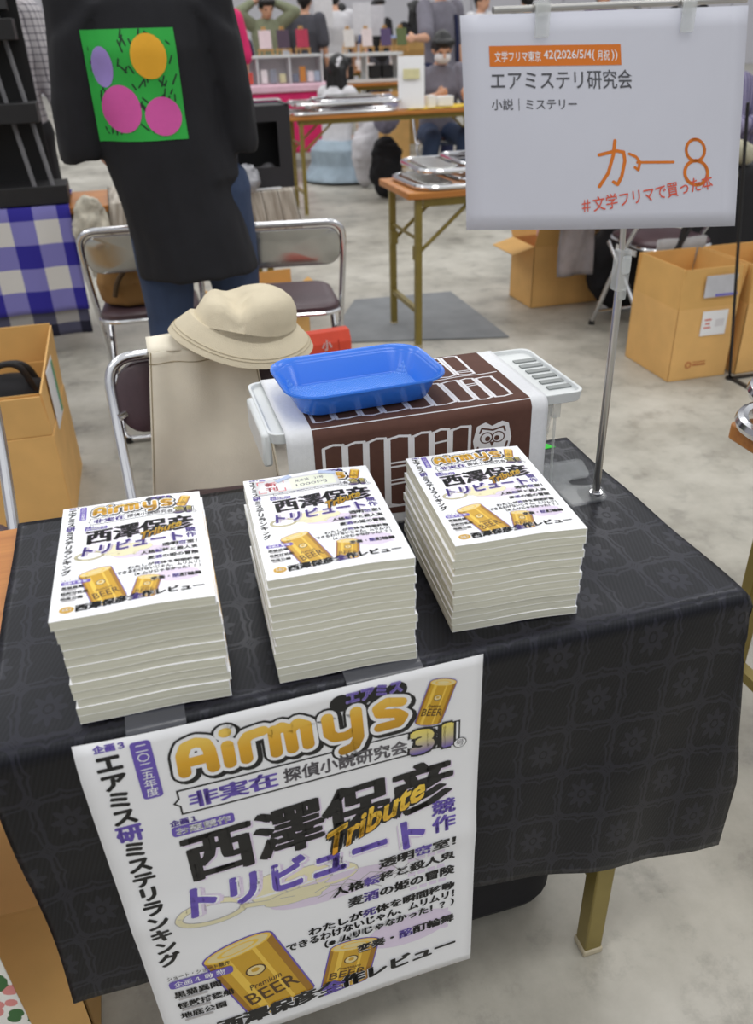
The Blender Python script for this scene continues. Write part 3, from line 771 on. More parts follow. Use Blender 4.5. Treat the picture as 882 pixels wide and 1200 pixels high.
# back shelf rows on the top of the box
xs = [44, 70, 98, 128, 150, 176, 206, 232, 258, 284]
for i in range(len(xs)-1): outline_book([(xs[i]+3, 6), (xs[i+1]-1, 6), (xs[i+1]-1, 84), (xs[i]+3, 84)], 1.7, ((.2, .35) if i % 3 == 1 else (.82, .9) if i % 3 == 2 else ()))
A.stroke([(44, 92), (120, 90), (210, 93), (312, 90)], 1.2, 2, 2)
xs = [44, 72, 104, 132, 164, 196, 226, 252, 274, 300]
for i in range(len(xs)-1): outline_book([(xs[i]+3, 106), (xs[i+1]-1, 104), (xs[i+1]-1, 178), (xs[i]+3, 180)], 1.8, ((.25, .33) if i % 4 == 3 else ()))
# front row
xs = [48, 76, 102, 128, 158, 184, 208, 236]
for i in range(len(xs)-1): outline_book([(xs[i]+3, 222), (xs[i+1]-1, 220), (xs[i+1]-1, 318), (xs[i]+3, 318)], 1.9, ((.36, .42, .62, .68) if i == 3 else (.16,) if i == 5 else ()))
A.stroke([(44, 322), (150, 321), (300, 322)], 1.4, 2, 2)
n_v = len(A.v)
# owl
A.poly([(266, 226), (276, 222), (284, 228), (296, 222), (304, 226), (308, 246), (304, 268), (292, 278), (278, 278), (266, 268), (262, 246)], 2, 2.2)
A.poly(arc(278, 244, 8, 8, 0, 360, 18), 1, 2.6); A.poly(arc(292, 244, 8, 8, 0, 360, 18), 1, 2.6); A.poly(arc(278, 244, 6.4, 6.4, 0, 360, 18), 2, 2.9); A.poly(arc(292, 244, 6.4, 6.4, 0, 360, 18), 2, 2.9)
A.poly(arc(279.5, 245.5, 3.2, 3.6, 0, 360, 14), 1, 3.2); A.poly(arc(290.5, 245.5, 3.2, 3.6, 0, 360, 14), 1, 3.2); A.poly([(282, 250), (288, 250), (285, 257)], 1, 3.2)
A.stroke([(270, 236), (272, 230), (285, 234), (298, 230), (300, 236)], 1.2, 1, 2.6); A.stroke([(268, 256), (270, 266), (280, 272)], 1.3, 1, 2.6); A.stroke([(303, 252), (300, 266), (290, 272)], 1.3, 1, 2.6)
A.stroke([(258, 282), (312, 282)], 2.2, 2, 2.2)
A.v = A.v[:n_v]+[((x-285)*1.1+265, (y-250)*1.05+248, L) for x, y, L in A.v[n_v:]]
link('print', A.mesh('print', lambda u, v, L: towel((34+(u-40)*298/276)/356, (v*.9525 if v < 200 else v-9.5)/340.5, 1+L), W_, H_, 5), [WHITE, mat('towel_brown', '#5a3a30', .85, var=.06, scale=120), ink('towel_white', '#e9e7ea', .85)], tw_, smooth=60)

# tray
def tring(a, b, r, z, n=7): return [Vector((p[0], p[1], z)) for p in rounded(a, b, r, n)]
TRAYM = N('blue_tray_plastic', .22); v_ = TRAYM.sep(TRAYM.coord('Object'))
hx = TRAYM.math('MULTIPLY', TRAYM.math('SINE', TRAYM.math('MULTIPLY', v_[0], 1500)), TRAYM.math('SINE', TRAYM.math('MULTIPLY', v_[1], 1500)))
msk = TRAYM.math('MULTIPLY', TRAYM.math('LESS_THAN', TRAYM.math('ABSOLUTE', v_[0]), .082), TRAYM.math('LESS_THAN', TRAYM.math('ABSOLUTE', v_[1]), .048))
TRAYM.color(TRAYM.mix(TRAYM.math('MULTIPLY', msk, TRAYM.math('MULTIPLY_ADD', hx, .25, .35)), '#3379e4', '#639ff0')); TRAYM.bump(TRAYM.math('MULTIPLY', hx, msk), .35, .001)
mb = M().loft([tring(.150, .085, .02, .0), tring(.168, .103, .026, .004), tring(.190, .128, .034, .028), tring(.198, .137, .038, .0335), tring(.206, .146, .04, .0345), tring(.207, .147, .04, .0325),
               tring(.200, .139, .038, .0325), tring(.187, .125, .032, .0275), tring(.166, .101, .024, .006), tring(.160, .095, .022, .0035)], cap=True)
t = thing('coin_tray', 'bright blue plastic coin tray standing on the printed towel', 'tray', (.538, .368, ZT+.0028), .05); t.scale = (1.05, 1.06, 1.12)
obj('tray', mb, TRAYM.m, t, smooth=50, bevel=0)
# green sticky note
p = atz(640, 523, .7065)
o = obj('sticky_note', M().add([(p.x-.03, p.y-.012, .7075), (p.x+.012, p.y-.008, .7075), (p.x-.004, p.y+.018, .7078), (p.x-.03, p.y+.02, .7075)], [(0, 1, 2, 3)]), mat('neon_green', '#28d02a', .6), smooth=0, solid=.0006)
tag(o, 'bright green paper note lying on the black cloth beside the plastic box', 'note')

# black suitcase and cardboard boxes under the table
t = thing('suitcase', 'black soft suitcase standing on the floor under the table', 'suitcase', (.48, .10, 0))
mb = M().prism([(x, y) for x, y in rounded(.62, .30, .07, 6)], 0, .30).xf(Matrix.Translation((0, .16, .02)))
obj('shell', mb, BLACKF, t, bevel=.02)
obj('zip_band', M().tube([(x, y+.16, .17) for x, y in rounded(.624, .304, .07, 6)], .005, 6, closed=True), mat('zip_black', '#0b0b0c', .4), t)
for x in (-.22, .22): obj('wheel', M().cyl((x-.012, .06, .02), (x+.012, .06, .02), .02), RUBBER, t)
def carton(name, label, loc, rz, wx, dy, h, flap, fl_angles, marks=True, group='cardboard boxes', lab=True):
    """open box; flaps named front, right, back, left, with angle from upright outwards"""
    t = thing(name, label, 'cardboard box', loc, rz, group); th = .004
    mb = M().box((0, -dy/2+th/2, h/2), (wx, th, h)).box((0, dy/2-th/2, h/2), (wx, th, h)).box((-wx/2+th/2, 0, h/2), (th, dy, h)).box((wx/2-th/2, 0, h/2), (th, dy, h)).box((0, 0, th/2), (wx, dy, th))
    obj('body', mb, CARD, t, bevel=.001)
    for i, an in enumerate(fl_angles):
        if an is None: continue
        a = math.radians(an); c_, s_ = math.cos(a), math.sin(a)
        Lw = wx if i in (0, 2) else dy
        d = -1 if i in (0, 3) else 1
        if i in (0, 2): c0 = Vector((0, d*(dy/2-th/2+s_*flap/2), h+c_*flap/2)); q = M().box(c0, (Lw-.002, th, flap), rx=-d*a)
        else: c0 = Vector((d*(wx/2-th/2+s_*flap/2), 0, h+c_*flap/2)); q = M().box(c0, (th, Lw-.012, flap), ry=d*a)
        obj('flap', q, CARDIN, t)
    return t
t = carton('cardboard_box', 'plain cardboard box under the front table at the lower left beside the poster', (-.16, .26, 0), 0, .40, .30, .335, .13, (None, None, None, None))
obj('lid_flap', M().box((0, 0, .337), (.40, .30, .004)), CARD, t)

# ------------------------------------------------------------------ folding chairs
def make_chair(label, seat_m=VINYL, back_m=VINYL, plate_m=None, group='folding pipe chairs'):
    t = thing('folding_chair', label, 'chair', (0, 0, 0), 0, group); W = .190; r = .011
    bk = fillet([(-W, .20, .012), (-W, .02, .37), (-W, -.165, .635), (-W*.99, -.205, .745), (W*.99, -.205, .745), (W, -.165, .635), (W, .02, .37), (W, .20, .012)], .085, 7)
    obj('back_frame', M().tube(bk, r, 10), CHROME, t)
    rl = fillet([(-W+.026, .165, .405), (-W+.026, -.02, .25), (-W+.026, -.245, .012), (W-.026, -.245, .012), (W-.026, -.02, .25), (W-.026, .165, .405)], .04, 5)
    obj('rear_leg_frame', M().tube(rl, r, 10), CHROME, t)
    obj('front_stretcher', M().tube([(-W, .165, .075), (W, .165, .075)], .008, 8), CHROME, t)
    obj('rear_stretcher', M().tube([(-W+.026, -.115, .15), (W-.026, -.115, .15)], .007, 8), CHROME, t)
    rings = []
    for z, g_ in ((.428, -.012), (.432, 0), (.446, 0), (.454, -.012), (.457, -.04)):
        rings.append([Vector((x*(1-.06*(y > 0)), y+.015, z)) for x, y in rounded(.345+2*g_, .36+2*g_, .07+g_*.5, 6)])
    seat = obj('seat', M().loft(rings), seat_m, t, smooth=50)
    obj('seat_rim', M().tube([(x*(1-.06*(y > 0)), y+.015, .426) for x, y in rounded(.351, .366, .07, 6)], .008, 8, closed=True), CHROME, seat)
    def bp(u, v, off): # curved backrest panel
        x = (u-.5)*.360; z = .598+v*.132; y = -.158-.045*(v)-.022*(1-(2*u-1)**2)*1.0; return Vector((x, y+off, z))
    pan = rounded(.360, .132, .05, 6)
    P0 = [[bp(x/.360+.5, y/.132+.5, o_) for x, y in ([(p[0]*k_, p[1]*k_) for p in pan])] for o_, k_ in ((.004, .6), (.010, .94), (.006, 1), (-.006, 1), (-.008, .97), (-.0075, .6))]
    b_ = obj('backrest', M().loft(P0), [back_m], t, smooth=50)
    if plate_m: 
        P1 = [[bp(x/.360+.5, y/.132+.5, o_) for x, y in [(p[0]*k_, p[1]*k_) for p in pan]] for o_, k_ in ((-.0078, .985), (-.0105, .97), (-.0125, .55), (-.013, .15))]
        obj('back_plate', M().loft(P1), plate_m, b_, smooth=60)
    for x in (-W, W):
        obj('rivet', M().cyl((x-.004, -.155, .64), (x*.9, -.168, .64), .008), CHROME, b_)
        h_ = obj('hinge', M().box((x*.94, .0, .40), (.006, .16, .028)).cyl((x*.9, .02, .385), (x*1.06, .02, .385), .009), CHROME, t, bevel=.002)
        obj('foot', M().cyl((x, .203, 0), (x, .197, .02), .0145), RUBBER, t)
        obj('foot', M().cyl((x*.78, -.245, 0), (x*.78, -.245, .022), .0145), RUBBER, t)
    return t
chA = make_chair('folding chair with a brown seat and silver back plate behind the blue tray', plate_m=SILVERP)
chA.location = (.80, 2.36, 0); chA.rotation_euler = (0, 0, math.radians(-8))
chB = make_chair('folding chair with brown vinyl back, canvas bag and hat hung over it', plate_m=None)
chB.location = (.388, .80, 0); chB.rotation_euler = (0, 0, PI+math.radians(3))
dup(chA, (.305, 2.50, 0), math.radians(-3), 'folding chair with a tan bag on its seat behind the person in the black tee')

# ------------------------------------------------------------------ canvas bag and hat over the chair
def tote(u, v, back=False):
    zt = .764; L = .46
    d = v*L; a_ = d/.335; x = (.274-.046*a_)*(1-u)+(.477+.029*a_)*u
    y = .953; z = zt-d
    y -= .014*math.sin(u*PI)*min(1, v*2)+.010*math.sin(u*7+v*4)*min(1, v*3)+.006*math.sin(u*16+1)*(1-v)
    z += -.012*u*(1-v)
    return Vector((x, y, z))
t = thing('canvas_tote', 'natural canvas tote bag hanging over the back of the nearest folding chair', 'bag', (0, 0, 0))
mb = M().grid(lambda u, v: tote(u, v), 26, 36)
obj('front_panel', mb, CANVAS, t, smooth=60, solid=.002)
mb = M().grid(lambda u, v: Vector((.272+u*.202-.02*(1-u)*v+.02*u*v, .045+1.0+.012*math.sin(u*5), .764-v*.42)), 12, 16)
obj('rear_panel', mb, CANVAS, t, smooth=60, solid=.002)
mb = M().grid(lambda u, v: Vector((.272+u*.202, .953+.092*v, .764-.012*u*(1-v)+.012*math.sin(PI*v))), 12, 6)
obj('fold', mb, CANVAS, t, smooth=60, solid=.002)
mb = M()
for i in range(0, 27):
    u = i/26
mb.tube([tote(i/26, .05)+Vector((0, -.002, 0)) for i in range(27)], .0011, 6); mb.tube([tote(.985, v/20)+Vector((0, -.002, 0)) for v in range(21)], .0011, 6); mb.tube([tote(.015, v/20)+Vector((0, -.002, 0)) for v in range(21)], .0011, 6)
obj('seam', mb, mat('canvas_seam', '#a8987a', .9), t)
# bucket hat lying on top
def hat_fn(prof):
    rings = []
    for i, (r, z, sq) in enumerate(prof):
        ring = []
        for x, y in circ(40):
            a = math.atan2(y, x)
            zz = z + (.012*math.cos(2*a)-.006*math.cos(a) if r > .095 else .004*math.cos(3*a)*(r/.09))
            ring.append(Vector((x*r*1.12, y*r*.88*sq, zz)))
        rings.append(ring)
    return rings
prof = [(.128, -.008, 1), (.131, -.012, 1), (.128, -.006, 1), (.117, .008, 1), (.104, .021, 1), (.096, .029, 1), (.0945, .032, 1), (.092, .048, 1), (.088, .066, 1), (.080, .080, .98), (.066, .087, .92), (.045, .089, .85), (.02, .088, .8)]
t = thing('bucket_hat', 'beige linen bucket hat lying on the canvas bag on the chair', 'hat', (.460, .985, .762), math.radians(4)); t.rotation_euler = (.05, .17, math.radians(4))
rg = hat_fn(prof)
for r_ in rg[7:]:
    for p in r_:
        p.z -= .16*max(0, -p.x)*(1 if p.z > .05 else .3); dent = .026*math.exp(-((p.x+.026)/.020)**2-((p.y+.03)/.08)**2)-.006*math.exp(-((p.x+.062)/.018)**2)*(1 if p.z > .05 else .5); p.z -= dent; p.z += .014*math.exp(-((p.x-.045)/.035)**2)*(1 if p.z > .05 else .2); p.x += .004
obj('crown', M().loft(rg[5:]), HATC, t, smooth=80)
obj('brim', M().loft(rg[:7], cap=False), HATC, t, smooth=80)
mb = M()
for k_ in (.125, .121): mb.tube([Vector((x*k_*1.12, y*k_*.88, -.006+(.128-k_)*1.25+.0014+.012*math.cos(2*math.atan2(y, x))-.006*math.cos(math.atan2(y, x)))) for x, y in circ(40)], .0007, 5, closed=True)
obj('brim_stitching', mb, mat('stitch', '#bdb095', .9), t)

# ------------------------------------------------------------------ people
GREYSH = mat('grey_shirt', '#77747f', .85, var=.1, scale=18); OLIVE = mat('olive_jacket', '#7f846b', .85, var=.1, scale=18)
LTBLUE = mat('pale_blue_skirt', '#9fb0bd', .85, var=.12, scale=9); WHITEC = mat('white_cotton', '#d9d8dc', .85, var=.05, scale=18)
BLACKT = mat('black_cloth', '#17161a', .85, var=.15, scale=20); NAVY = mat('navy_cloth', '#23284a', .85, var=.12, scale=18)
PINKC = mat('hot_pink_cloth', '#d9276a', .8, var=.08, scale=18); DKGREY = mat('dark_grey_cloth', '#4a4a52', .85, var=.1, scale=18)
SHOEM = mat('dark_shoe', '#26242a', .6); EYEM = mat('eye_dark', '#17100d', .3); LIPM = mat('lips', '#a8604f', .5)
STAND = dict(head=(0, -.02, 1.575), neck=(0, .01, 1.44), chest=(0, .01, 1.26), belly=(0, 0, 1.07), pelvis=(0, 0, .93),
             shL=(.175, .01, 1.385), elL=(.225, .03, 1.11), wrL=(.235, -.05, .87), shR=(-.175, .01, 1.385), elR=(-.225, .03, 1.11), wrR=(-.235, -.05, .87),
             hipL=(.09, 0, .90), knL=(.10, -.02, .49), anL=(.10, .02, .08), hipR=(-.09, 0, .90), knR=(-.10, -.02, .49), anR=(-.10, .02, .08))
def V3(p): return Vector(p)
def hand(mb, el, wr, out):
    """palm, four fingers and a thumb past the wrist"""
    d = (V3(wr)-V3(el)).normalized(); side = d.cross(V3(out)).normalized(); nrm = side.cross(d).normalized()
    w0 = V3(wr); pc = w0+d*.05
    mb.limb([w0, pc, w0+d*.085], [.024, .030, .028], 8)
    for i, L in enumerate((.062, .075, .07, .055)):
        b = w0+d*.088+side*(.027-.018*i); mb.limb([b, b+d*L*.5, b+d*L*.85-nrm*L*.35], [.0105, .0098, .009], 6)
    b = w0+d*.03+side*.026; mb.limb([b, b+d*.03+side*.022, b+d*.06+side*.026-nrm*.01], [.012, .0115, .010], 6)
def figure(label, loc, rz, pose, top, bottom, hair='short', sleeve='short', sc=1.0, vox=.014, skirt=False, mask=False, face=True, wr=.004, extra=None, hands=True, group=None, topgrow=.0, tilt=0):
    J = dict(STAND); J.update(pose); J = {k: V3(p)*sc for k, p in J.items()}
    t = thing('person', label, 'person', loc, rz, group)
    def s(r): return r*sc
    hd, nk = J['head'], J['neck']; ax = Matrix.Rotation(tilt, 3, 'X')
    mb = M()
    skull = M().ball((0, .012, .018), (s(.077), s(.096), s(.105)), 18).ball((0, -.018, -.045), (s(.060), s(.072), s(.072)), 14)
    skull.ball((0, -.098*sc, -.022), (s(.014), s(.020), s(.016)), 8).limb([(0, -.085*sc, .022), (0, -.106*sc, -.016)], [.009, .013], 8)
    for sx_ in (-1, 1): skull.ball((sx_*.079*sc, .008, -.012), (s(.012), s(.022), s(.032)), 8)
    for sx_ in (-1, 1): skull.ball((sx_*.034*sc, -.078*sc, .022), (s(.022), s(.014), s(.008)), 8)
    skull.ball((0, -.083*sc, -.066), (s(.026), s(.013), s(.010)), 8)
    mb.add([ax @ p+hd for p in skull.v], skull.f)
    mb.limb([nk+(J['chest']-nk)*.2, nk, hd+V3((0, .015, -.05))*sc], [s(.058), s(.05), s(.05)], 10)
    def trunk(q, g_):
        cs = [(J['pelvis'], .150, .105), (J['belly'], .140, .100), (J['chest'], .165, .112), ((J['shL']+J['shR'])/2+V3((0, 0, -.01)), .150, .085), (nk, .062, .058)]
        rings = []
        for c, a, b in cs: rings.append([c+V3((x*(a+g_)*sc, y*(b+g_)*sc, 0)) for x, y in circ(16)])
        q.loft(rings); q.ball(J['pelvis'], (s(.15+g_), s(.11+g_), s(.10)), 12)
    trunk(mb, 0)
    for e in 'LR':
        mb.limb([J['sh'+e], J['el'+e], J['wr'+e]], [s(.052), s(.040), s(.027)], 10)
        if hands: hand(mb, J['el'+e], J['wr'+e], (-1 if e == 'L' else 1, 0, .2))
        mb.limb([J['hip'+e], J['kn'+e], J['an'+e]], [s(.082), s(.055), s(.040)], 10)
    link('body', remesh(mb, vox, 2), SKIN, t, smooth=180)
    q = M(); trunk(q, .022+topgrow)
    if extra: extra(q, J)
    for e in 'LR':
        a, b, c = J['sh'+e], J['el'+e], J['wr'+e]
        if sleeve == 'long': q.limb([a, b, b+(c-b)*.93], [s(.075), s(.060), s(.045)], 12)
        else: q.limb([a, a+(b-a)*.85], [s(.078), s(.074)], 12)
    link('top', remesh(q, vox, 3, wr=wr), top, t, smooth=180)
    q = M()
    if skirt:
        k = (J['knL']+J['knR'])/2; pv = J['pelvis']; c2 = V3((pv.x*.6+k.x*.4, pv.y*.6+k.y*.4, 0)); w_ = 1.45 if pv.z < .5 else 1
        rings = [[c+V3((x*r1*w_, y*r2*w_, 0)) for x, y in circ(18)] for c, r1, r2 in ((pv+V3((0, 0, .08)), .13, .11), (pv, .19, .16), (V3((c2.x, c2.y, pv.z*.5+skirt*.5)), .25, .24), (V3((c2.x, c2.y, skirt+.03)), .30, .30), (V3((c2.x, c2.y, skirt)), .31, .31))]
        q.loft(rings)
    else:
        q.ball(J['pelvis'], (s(.165), s(.125), s(.12)), 12)
        for e in 'LR': q.limb([J['hip'+e], J['kn'+e], J['an'+e]+V3((0, 0, .02))], [s(.102), s(.076), s(.066)], 12)
    link('skirt' if skirt else 'trousers', remesh(q, vox, 3, wr=wr), bottom, t, smooth=180)
    for e in 'LR':
        a = J['an'+e]; q = M().limb([a+V3((0, .03, -.03)), a+V3((0, -.05, -.042)), a+V3((0, -.13, -.050))], [.045, .042, .032], 10)
        link('shoe', remesh(q, .012, 2), SHOEM, t, smooth=180)
    hm = M()
    h0 = M().ball((0, .022, .034), (s(.090), s(.104), s(.104)), 18)
    if hair in ('short', 'long'):
        h0.limb([(-.065, -.055, .075), (.0, -.082, .082), (.065, -.055, .075)], [.030, .030, .030], 8)
        for sx_ in (-1, 1): h0.limb([(sx_*.070, .0, .05), (sx_*.078, .02, -.01)], [.030, .018], 8)
        h0.limb([(0, .07, .0), (0, .065, -.055)], [.06, .04], 10)
    if hair == 'long':
        for sx_ in (-1, 0, 1): h0.limb([(sx_*.06, .055, .0), (sx_*.075, .06, -.14), (sx_*.07, .08, -.30)], [.05, .05, .03], 10)
    hm.add([ax @ p+hd for p in h0.v], h0.f)
    if hair != 'none': link('hair', remesh(hm, .012, 2, wr=.004, wf=40), HAIR, t, smooth=180)
    if face:
        for sx_ in (-1, 1): obj('eye', M().ball(ax @ V3((sx_*.033*sc, -.083*sc, .006))+hd, (s(.013), s(.008), s(.007)), 10), EYEM, t)
        if not mask: obj('mouth', M().ball(ax @ V3((0, -.094*sc, -.066))+hd, (s(.022), s(.006), s(.006)), 10), LIPM, t)
    if mask:
        q = M().ball(ax @ V3((0, -.040, -.052))+hd, (s(.071), s(.073), s(.052)), 16); obj('face_mask', q, mat('mask_white', '#e6e4e6', .8), t)
    return t

# person in the black tee, seen from behind
def tee_extra(q, J):
    rings = []
    for z, rx, ry, cx, cy in ((.635, .188, .150, -.065, .0), (.75, .182, .142, -.052, .0), (.95, .178, .135, -.022, 0), (1.15, .182, .130, .0, 0), (1.30, .190, .118, .0, .0), (1.385, .165, .09, 0, .01), (1.435, .075, .065, 0, .01)):
        rings.append([V3((cx+rx*x, cy+ry*y, z)) for x, y in circ(28)])
    q.loft(rings)
    for sx_ in (-1, 1):
        q.loft([[V3(c)+V3((a*x, b*y, x*sl*sx_*.12)) for x, y in circ(18)] for c, a, b, sl in (((sx_*.120, .01, 1.375), .075, .085, 0), ((sx_*.185, .005, 1.31), .075, .092, -.2), ((sx_*.212, -.01, 1.16), .074, .095, -.2), ((sx_*.222, -.035, 1.02), .072, .098, -.15), ((sx_*.220, -.045, .985), .070, .097, -.1))])
tp = figure('person in a black tee with a colourful printed panel on the back and blue jeans', (.405, 2.08, 0), PI+math.radians(3),
            dict(head=(.0, -.05, 1.60), neck=(0, .0, 1.45), elL=(.215, -.03, 1.10), wrL=(.14, -.20, .96), elR=(-.215, -.03, 1.10), wrR=(-.17, -.22, .95), pelvis=(-.06, 0, .92), belly=(-.03, 0, 1.06), knL=(.05, -.03, .49), anL=(.06, .0, .08), hipL=(.035, 0, .88), knR=(-.195, -.10, .50), anR=(-.21, .02, .08), hipR=(-.16, -.02, .88)),
            TEE, DENIM, hair='short', vox=.010, extra=tee_extra, wr=.010)
shirt = [c for c in tp.children if c.name.startswith('top')][0]
bpy.context.view_layer.update()
bvh = BVHTree.FromPolygons([v_.co for v_ in shirt.data.vertices], [p_.vertices[:] for p_ in shirt.data.polygons])
def on_back(u, v, L=0):   # panel on the shirt's back (+y local side), u from the picture's left
    x = -.176+.238*u+.004*v; x = -x; z = 1.310-.272*v
    hit = bvh.ray_cast(V3((x, .6, z)), V3((0, -1, 0)))
    p = hit[0] if hit[0] else V3((x, .13, z))
    return p+V3((0, .0025+L*.0006, 0))
A = Art(); A.rect(0, 0, 100, 100, 0, 0)
random.seed(8)
for i in range(90):
    x, y = random.uniform(4, 96), random.uniform(4, 96); a = random.uniform(-.9, .9); l = random.uniform(4, 10)
    A.stroke([(max(1, min(99, x-l*math.sin(a))), max(1, min(99, y-l*math.cos(a)))), (x, y)], .9, 1, .5)
A.disc(17, 32, 11, 2, 3, 18); A.disc(68, 24, 20, 3, 3, 20); A.disc(30, 70, 21, 4, 3, 22); A.disc(75, 78, 21, 4, 3, 18)
link('printed_panel', A.mesh('panel', lambda u, v, L: on_back(u/100, v/100, L), 100, 100, 5), [ink('print_green', '#2fae45', .8), ink('print_dark', '#1c3a26', .8), ink('print_violet', '#a58fd6', .8), ink('print_yellow', '#eeb030', .8), ink('print_pink', '#d95aa8', .8)], shirt, smooth=60)

# tan bag on the left chair
q = M().loft([[V3((x*a, y*b, z)) for x, y in circ(20)] for z, a, b in ((.0, .10, .07), (.01, .118, .085), (.08, .125, .09), (.15, .105, .07), (.20, .075, .04), (.215, .05, .025))])
t = thing('shoulder_bag', 'tan cloth bag slumped on the left folding chair behind the person in the tee', 'bag', (.255, 2.47, .4575))
link('bag_body', remesh(q, .01, 3, wr=.014), mat('tan_cloth', '#8f6a3a', .85, var=.12, scale=14, bump=.2, bscale=200), t, smooth=180)
obj('strap', M().tube(fillet([(.03, -.02, .19), (.0, -.075, .16), (-.055, -.100, .10), (-.07, -.098, .05)], .05), .009, 8), mat('tan_strap', '#4d3a22', .8), t)
# red paper bag by chair
t = thing('shopping_bag', 'red paper shopping bag with white lettering standing by the middle folding chair', 'bag', (.838, 2.02, 0), .1)
q = M().loft([[V3((x*a, y*b, z)) for x, y in ((-1, -1), (1, -1), (1, 1), (-1, 1))] for z, a, b in ((0, .095, .045), (.38, .095, .035), (.415, .095, .02))])
obj('bag_body', q, mat('red_paper', '#d8492f', .6, var=.06), t, smooth=0)
obj('fold_crease', M().box((.05, -.041, .2), (.002, .002, .38), rx=-.03), mat('red_dark', '#b23420', .6), t)
A = Art(); A.text('小', (0, 0, 36, 36), 0, 1, .02)
link('lettering', A.mesh('l', lambda u, v, L: V3((-.012+u*.001, -.0405+v*-.00002, .395-v*.001)), 40, 40), [WHITE], t, smooth=0)

# ------------------------------------------------------------------ the table row behind
tb = make_table(-.80, 1.0, .45, .655, 'wooden folding table under the gingham and plank print cloths'); tb.location = (0, 3.36, 0)
def drape(name, label, x0, x1, y0, depth, h, zlow, m, ripple=.008, point=0, flare=.0, solid=.002, nu=30, parent=None):
    L = depth+h-zlow
    def fn(u, v):
        d = v*L; x = x0+(x1-x0)*u
        if d < depth: y, z = y0+depth-d, h+.004
        else:
            k = min(1, (d-depth)/.15); z = h+.004-(d-depth); y = y0-.006-ripple*k*(1+math.sin(x*31)); x += flare*(u-.5)*2*k
            z -= point*max(0, abs(u-.5)*2-.75)*4*k*.25
        return V3((x, y, z))
    o = obj(name, M().grid(fn, nu, 36, uvfn=lambda u, v: ((x1-x0)*u, v*L)), m, parent, smooth=60, solid=solid)
    if label: tag(o, label, 'tablecloth')
    return o
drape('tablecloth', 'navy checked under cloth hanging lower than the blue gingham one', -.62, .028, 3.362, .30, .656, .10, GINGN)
drape('tablecloth', 'blue and white gingham tablecloth on the table at the left', -.62, .035, 3.345, .45, .664, .215, GING)
drape('tablecloth', 'grey weathered plank print tablecloth behind the person in the tee', .20, 1.03, 3.35, .45, .662, .40, _m['plank_print_cloth'], point=.16, flare=.03)
# black display rack at the left, seen from the back
t = thing('display_rack', 'tall black card display rack standing on the blue gingham cloth', 'display rack', (0, 3.36, .672))
obj('base_box', M().box((-.27, .10, .04), (.62, .20, .075)), BLACKC, t, bevel=.003)
obj('back_panel', M().box((-.30, .20, .40), (.56, .01, .80), rx=.0), mat('rack_black', '#0b0a0c', .7), t)
for z, y, w_ in ((.36, .09, .57), (.66, .12, .52)): obj('shelf', M().box((-.30, y, z), (w_, .17, .075)), BLACKC, t, bevel=.003)
obj('header', M().box((-.30, .12, .85), (.50, .03, .26), rx=-.25), BLACKC, t, bevel=.003)
for x in (-.015, -.09): obj('side_rail', M().tube([(x, .02, .075), (x-.09, .15, .74)], .010, 6), mat('rail_grey', '#6a696c', .5), t)
# black display case with the open back
t = thing('display_case', 'open black display case standing on the plank print cloth', 'display case', (.885, 3.42, .668))
q = M().box((0, .07, .01), (.32, .17, .02)).box((0, .07, .335), (.32, .17, .02)).box((-.15, .07, .18), (.02, .17, .34)).box((.15, .07, .18), (.02, .17, .34)).box((0, .15, .18), (.30, .01, .33))
obj('case', q, BLACKC, t, bevel=.002)
q = M().box((-.125, -.018, .17), (.07, .006, .34)).box((.13, -.018, .17), (.06, .006, .34)).box((.005, -.0181, .045), (.19, .0062, .09)).box((.005, -.0181, .31), (.19, .0062, .06)); obj('back_frame', q, mat('case_frame', '#2a282c', .55), t)
t = thing('grey_pouch', 'grey soft pouch inside the black display case', 'pouch', (.90, 3.46, .689))
link('pouch', remesh(M().ball((0, 0, .035), (.075, .03, .035), 14).ball((.04, 0, .05), (.04, .028, .035), 12), .008, 2, wr=.006), mat('grey_pouch', '#5c5a5d', .6), t, smooth=180)
t = thing('label_tag', 'white paper tag lying in front of the black display case', 'tag', (.905, 3.365, .669)); obj('tag', M().box((0, 0, .003), (.14, .02, .006), rz=.05).box((-.08, 0, .003), (.02, .012, .006)), WHITE, t)
def crumple(name, label, cat, loc, r, m, vox=.012, wr=.02, seed=0, part='bag_body', wf=11):
    t = thing(name, label, cat, loc); me = remesh(M().ball((0, 0, r[2]), r, 18), vox, 1)
    for v_ in me.vertices:
        p = v_.co; n_ = noise.noise(V3((p.x*wf+seed, p.y*wf, p.z*wf)))+.6*abs(noise.noise(V3((p.x*wf*2.6+seed, p.y*wf*2.6, p.z*wf*2.6)))); v_.co = p+v_.normal*n_*wr
    mz = min(v_.co.z for v_ in me.vertices)
    for v_ in me.vertices: v_.co.z -= mz
    link(part, me, m, t, smooth=40); return t
crumple('plastic_bag', 'crumpled clear plastic bag on the plank print cloth', 'bag', (.80, 3.325, .668), (.085, .05, .05), mat('crinkled_plastic', '#b9b9bf', .2, trans=.35, var=.2, scale=40), wr=.035, seed=3)
crumple('grey_cloth_bundle', 'black and grey bundle of cloth lying on the table beside the plastic bag', 'cloth', (.66, 3.40, .668), (.10, .06, .03), mat('bundle', '#3b3840', .7, var=.4, scale=15), wr=.03, seed=6, part='cloth')
crumple('fleece_bundle', 'crumpled off white patterned cloth hanging between gingham cloth and person', 'cloth', (.115, 3.30, .36), (.075, .05, .17), mat('fleece', '#b9b3a4', .9, var=.35, scale=25), wr=.03, seed=9, part='cloth', wf=16)
carton('cardboard_box', 'cardboard box on the floor under the plank print table', (.82, 3.15, 0), .1, .34, .26, .22, .1, (60, 60, 0, 60))

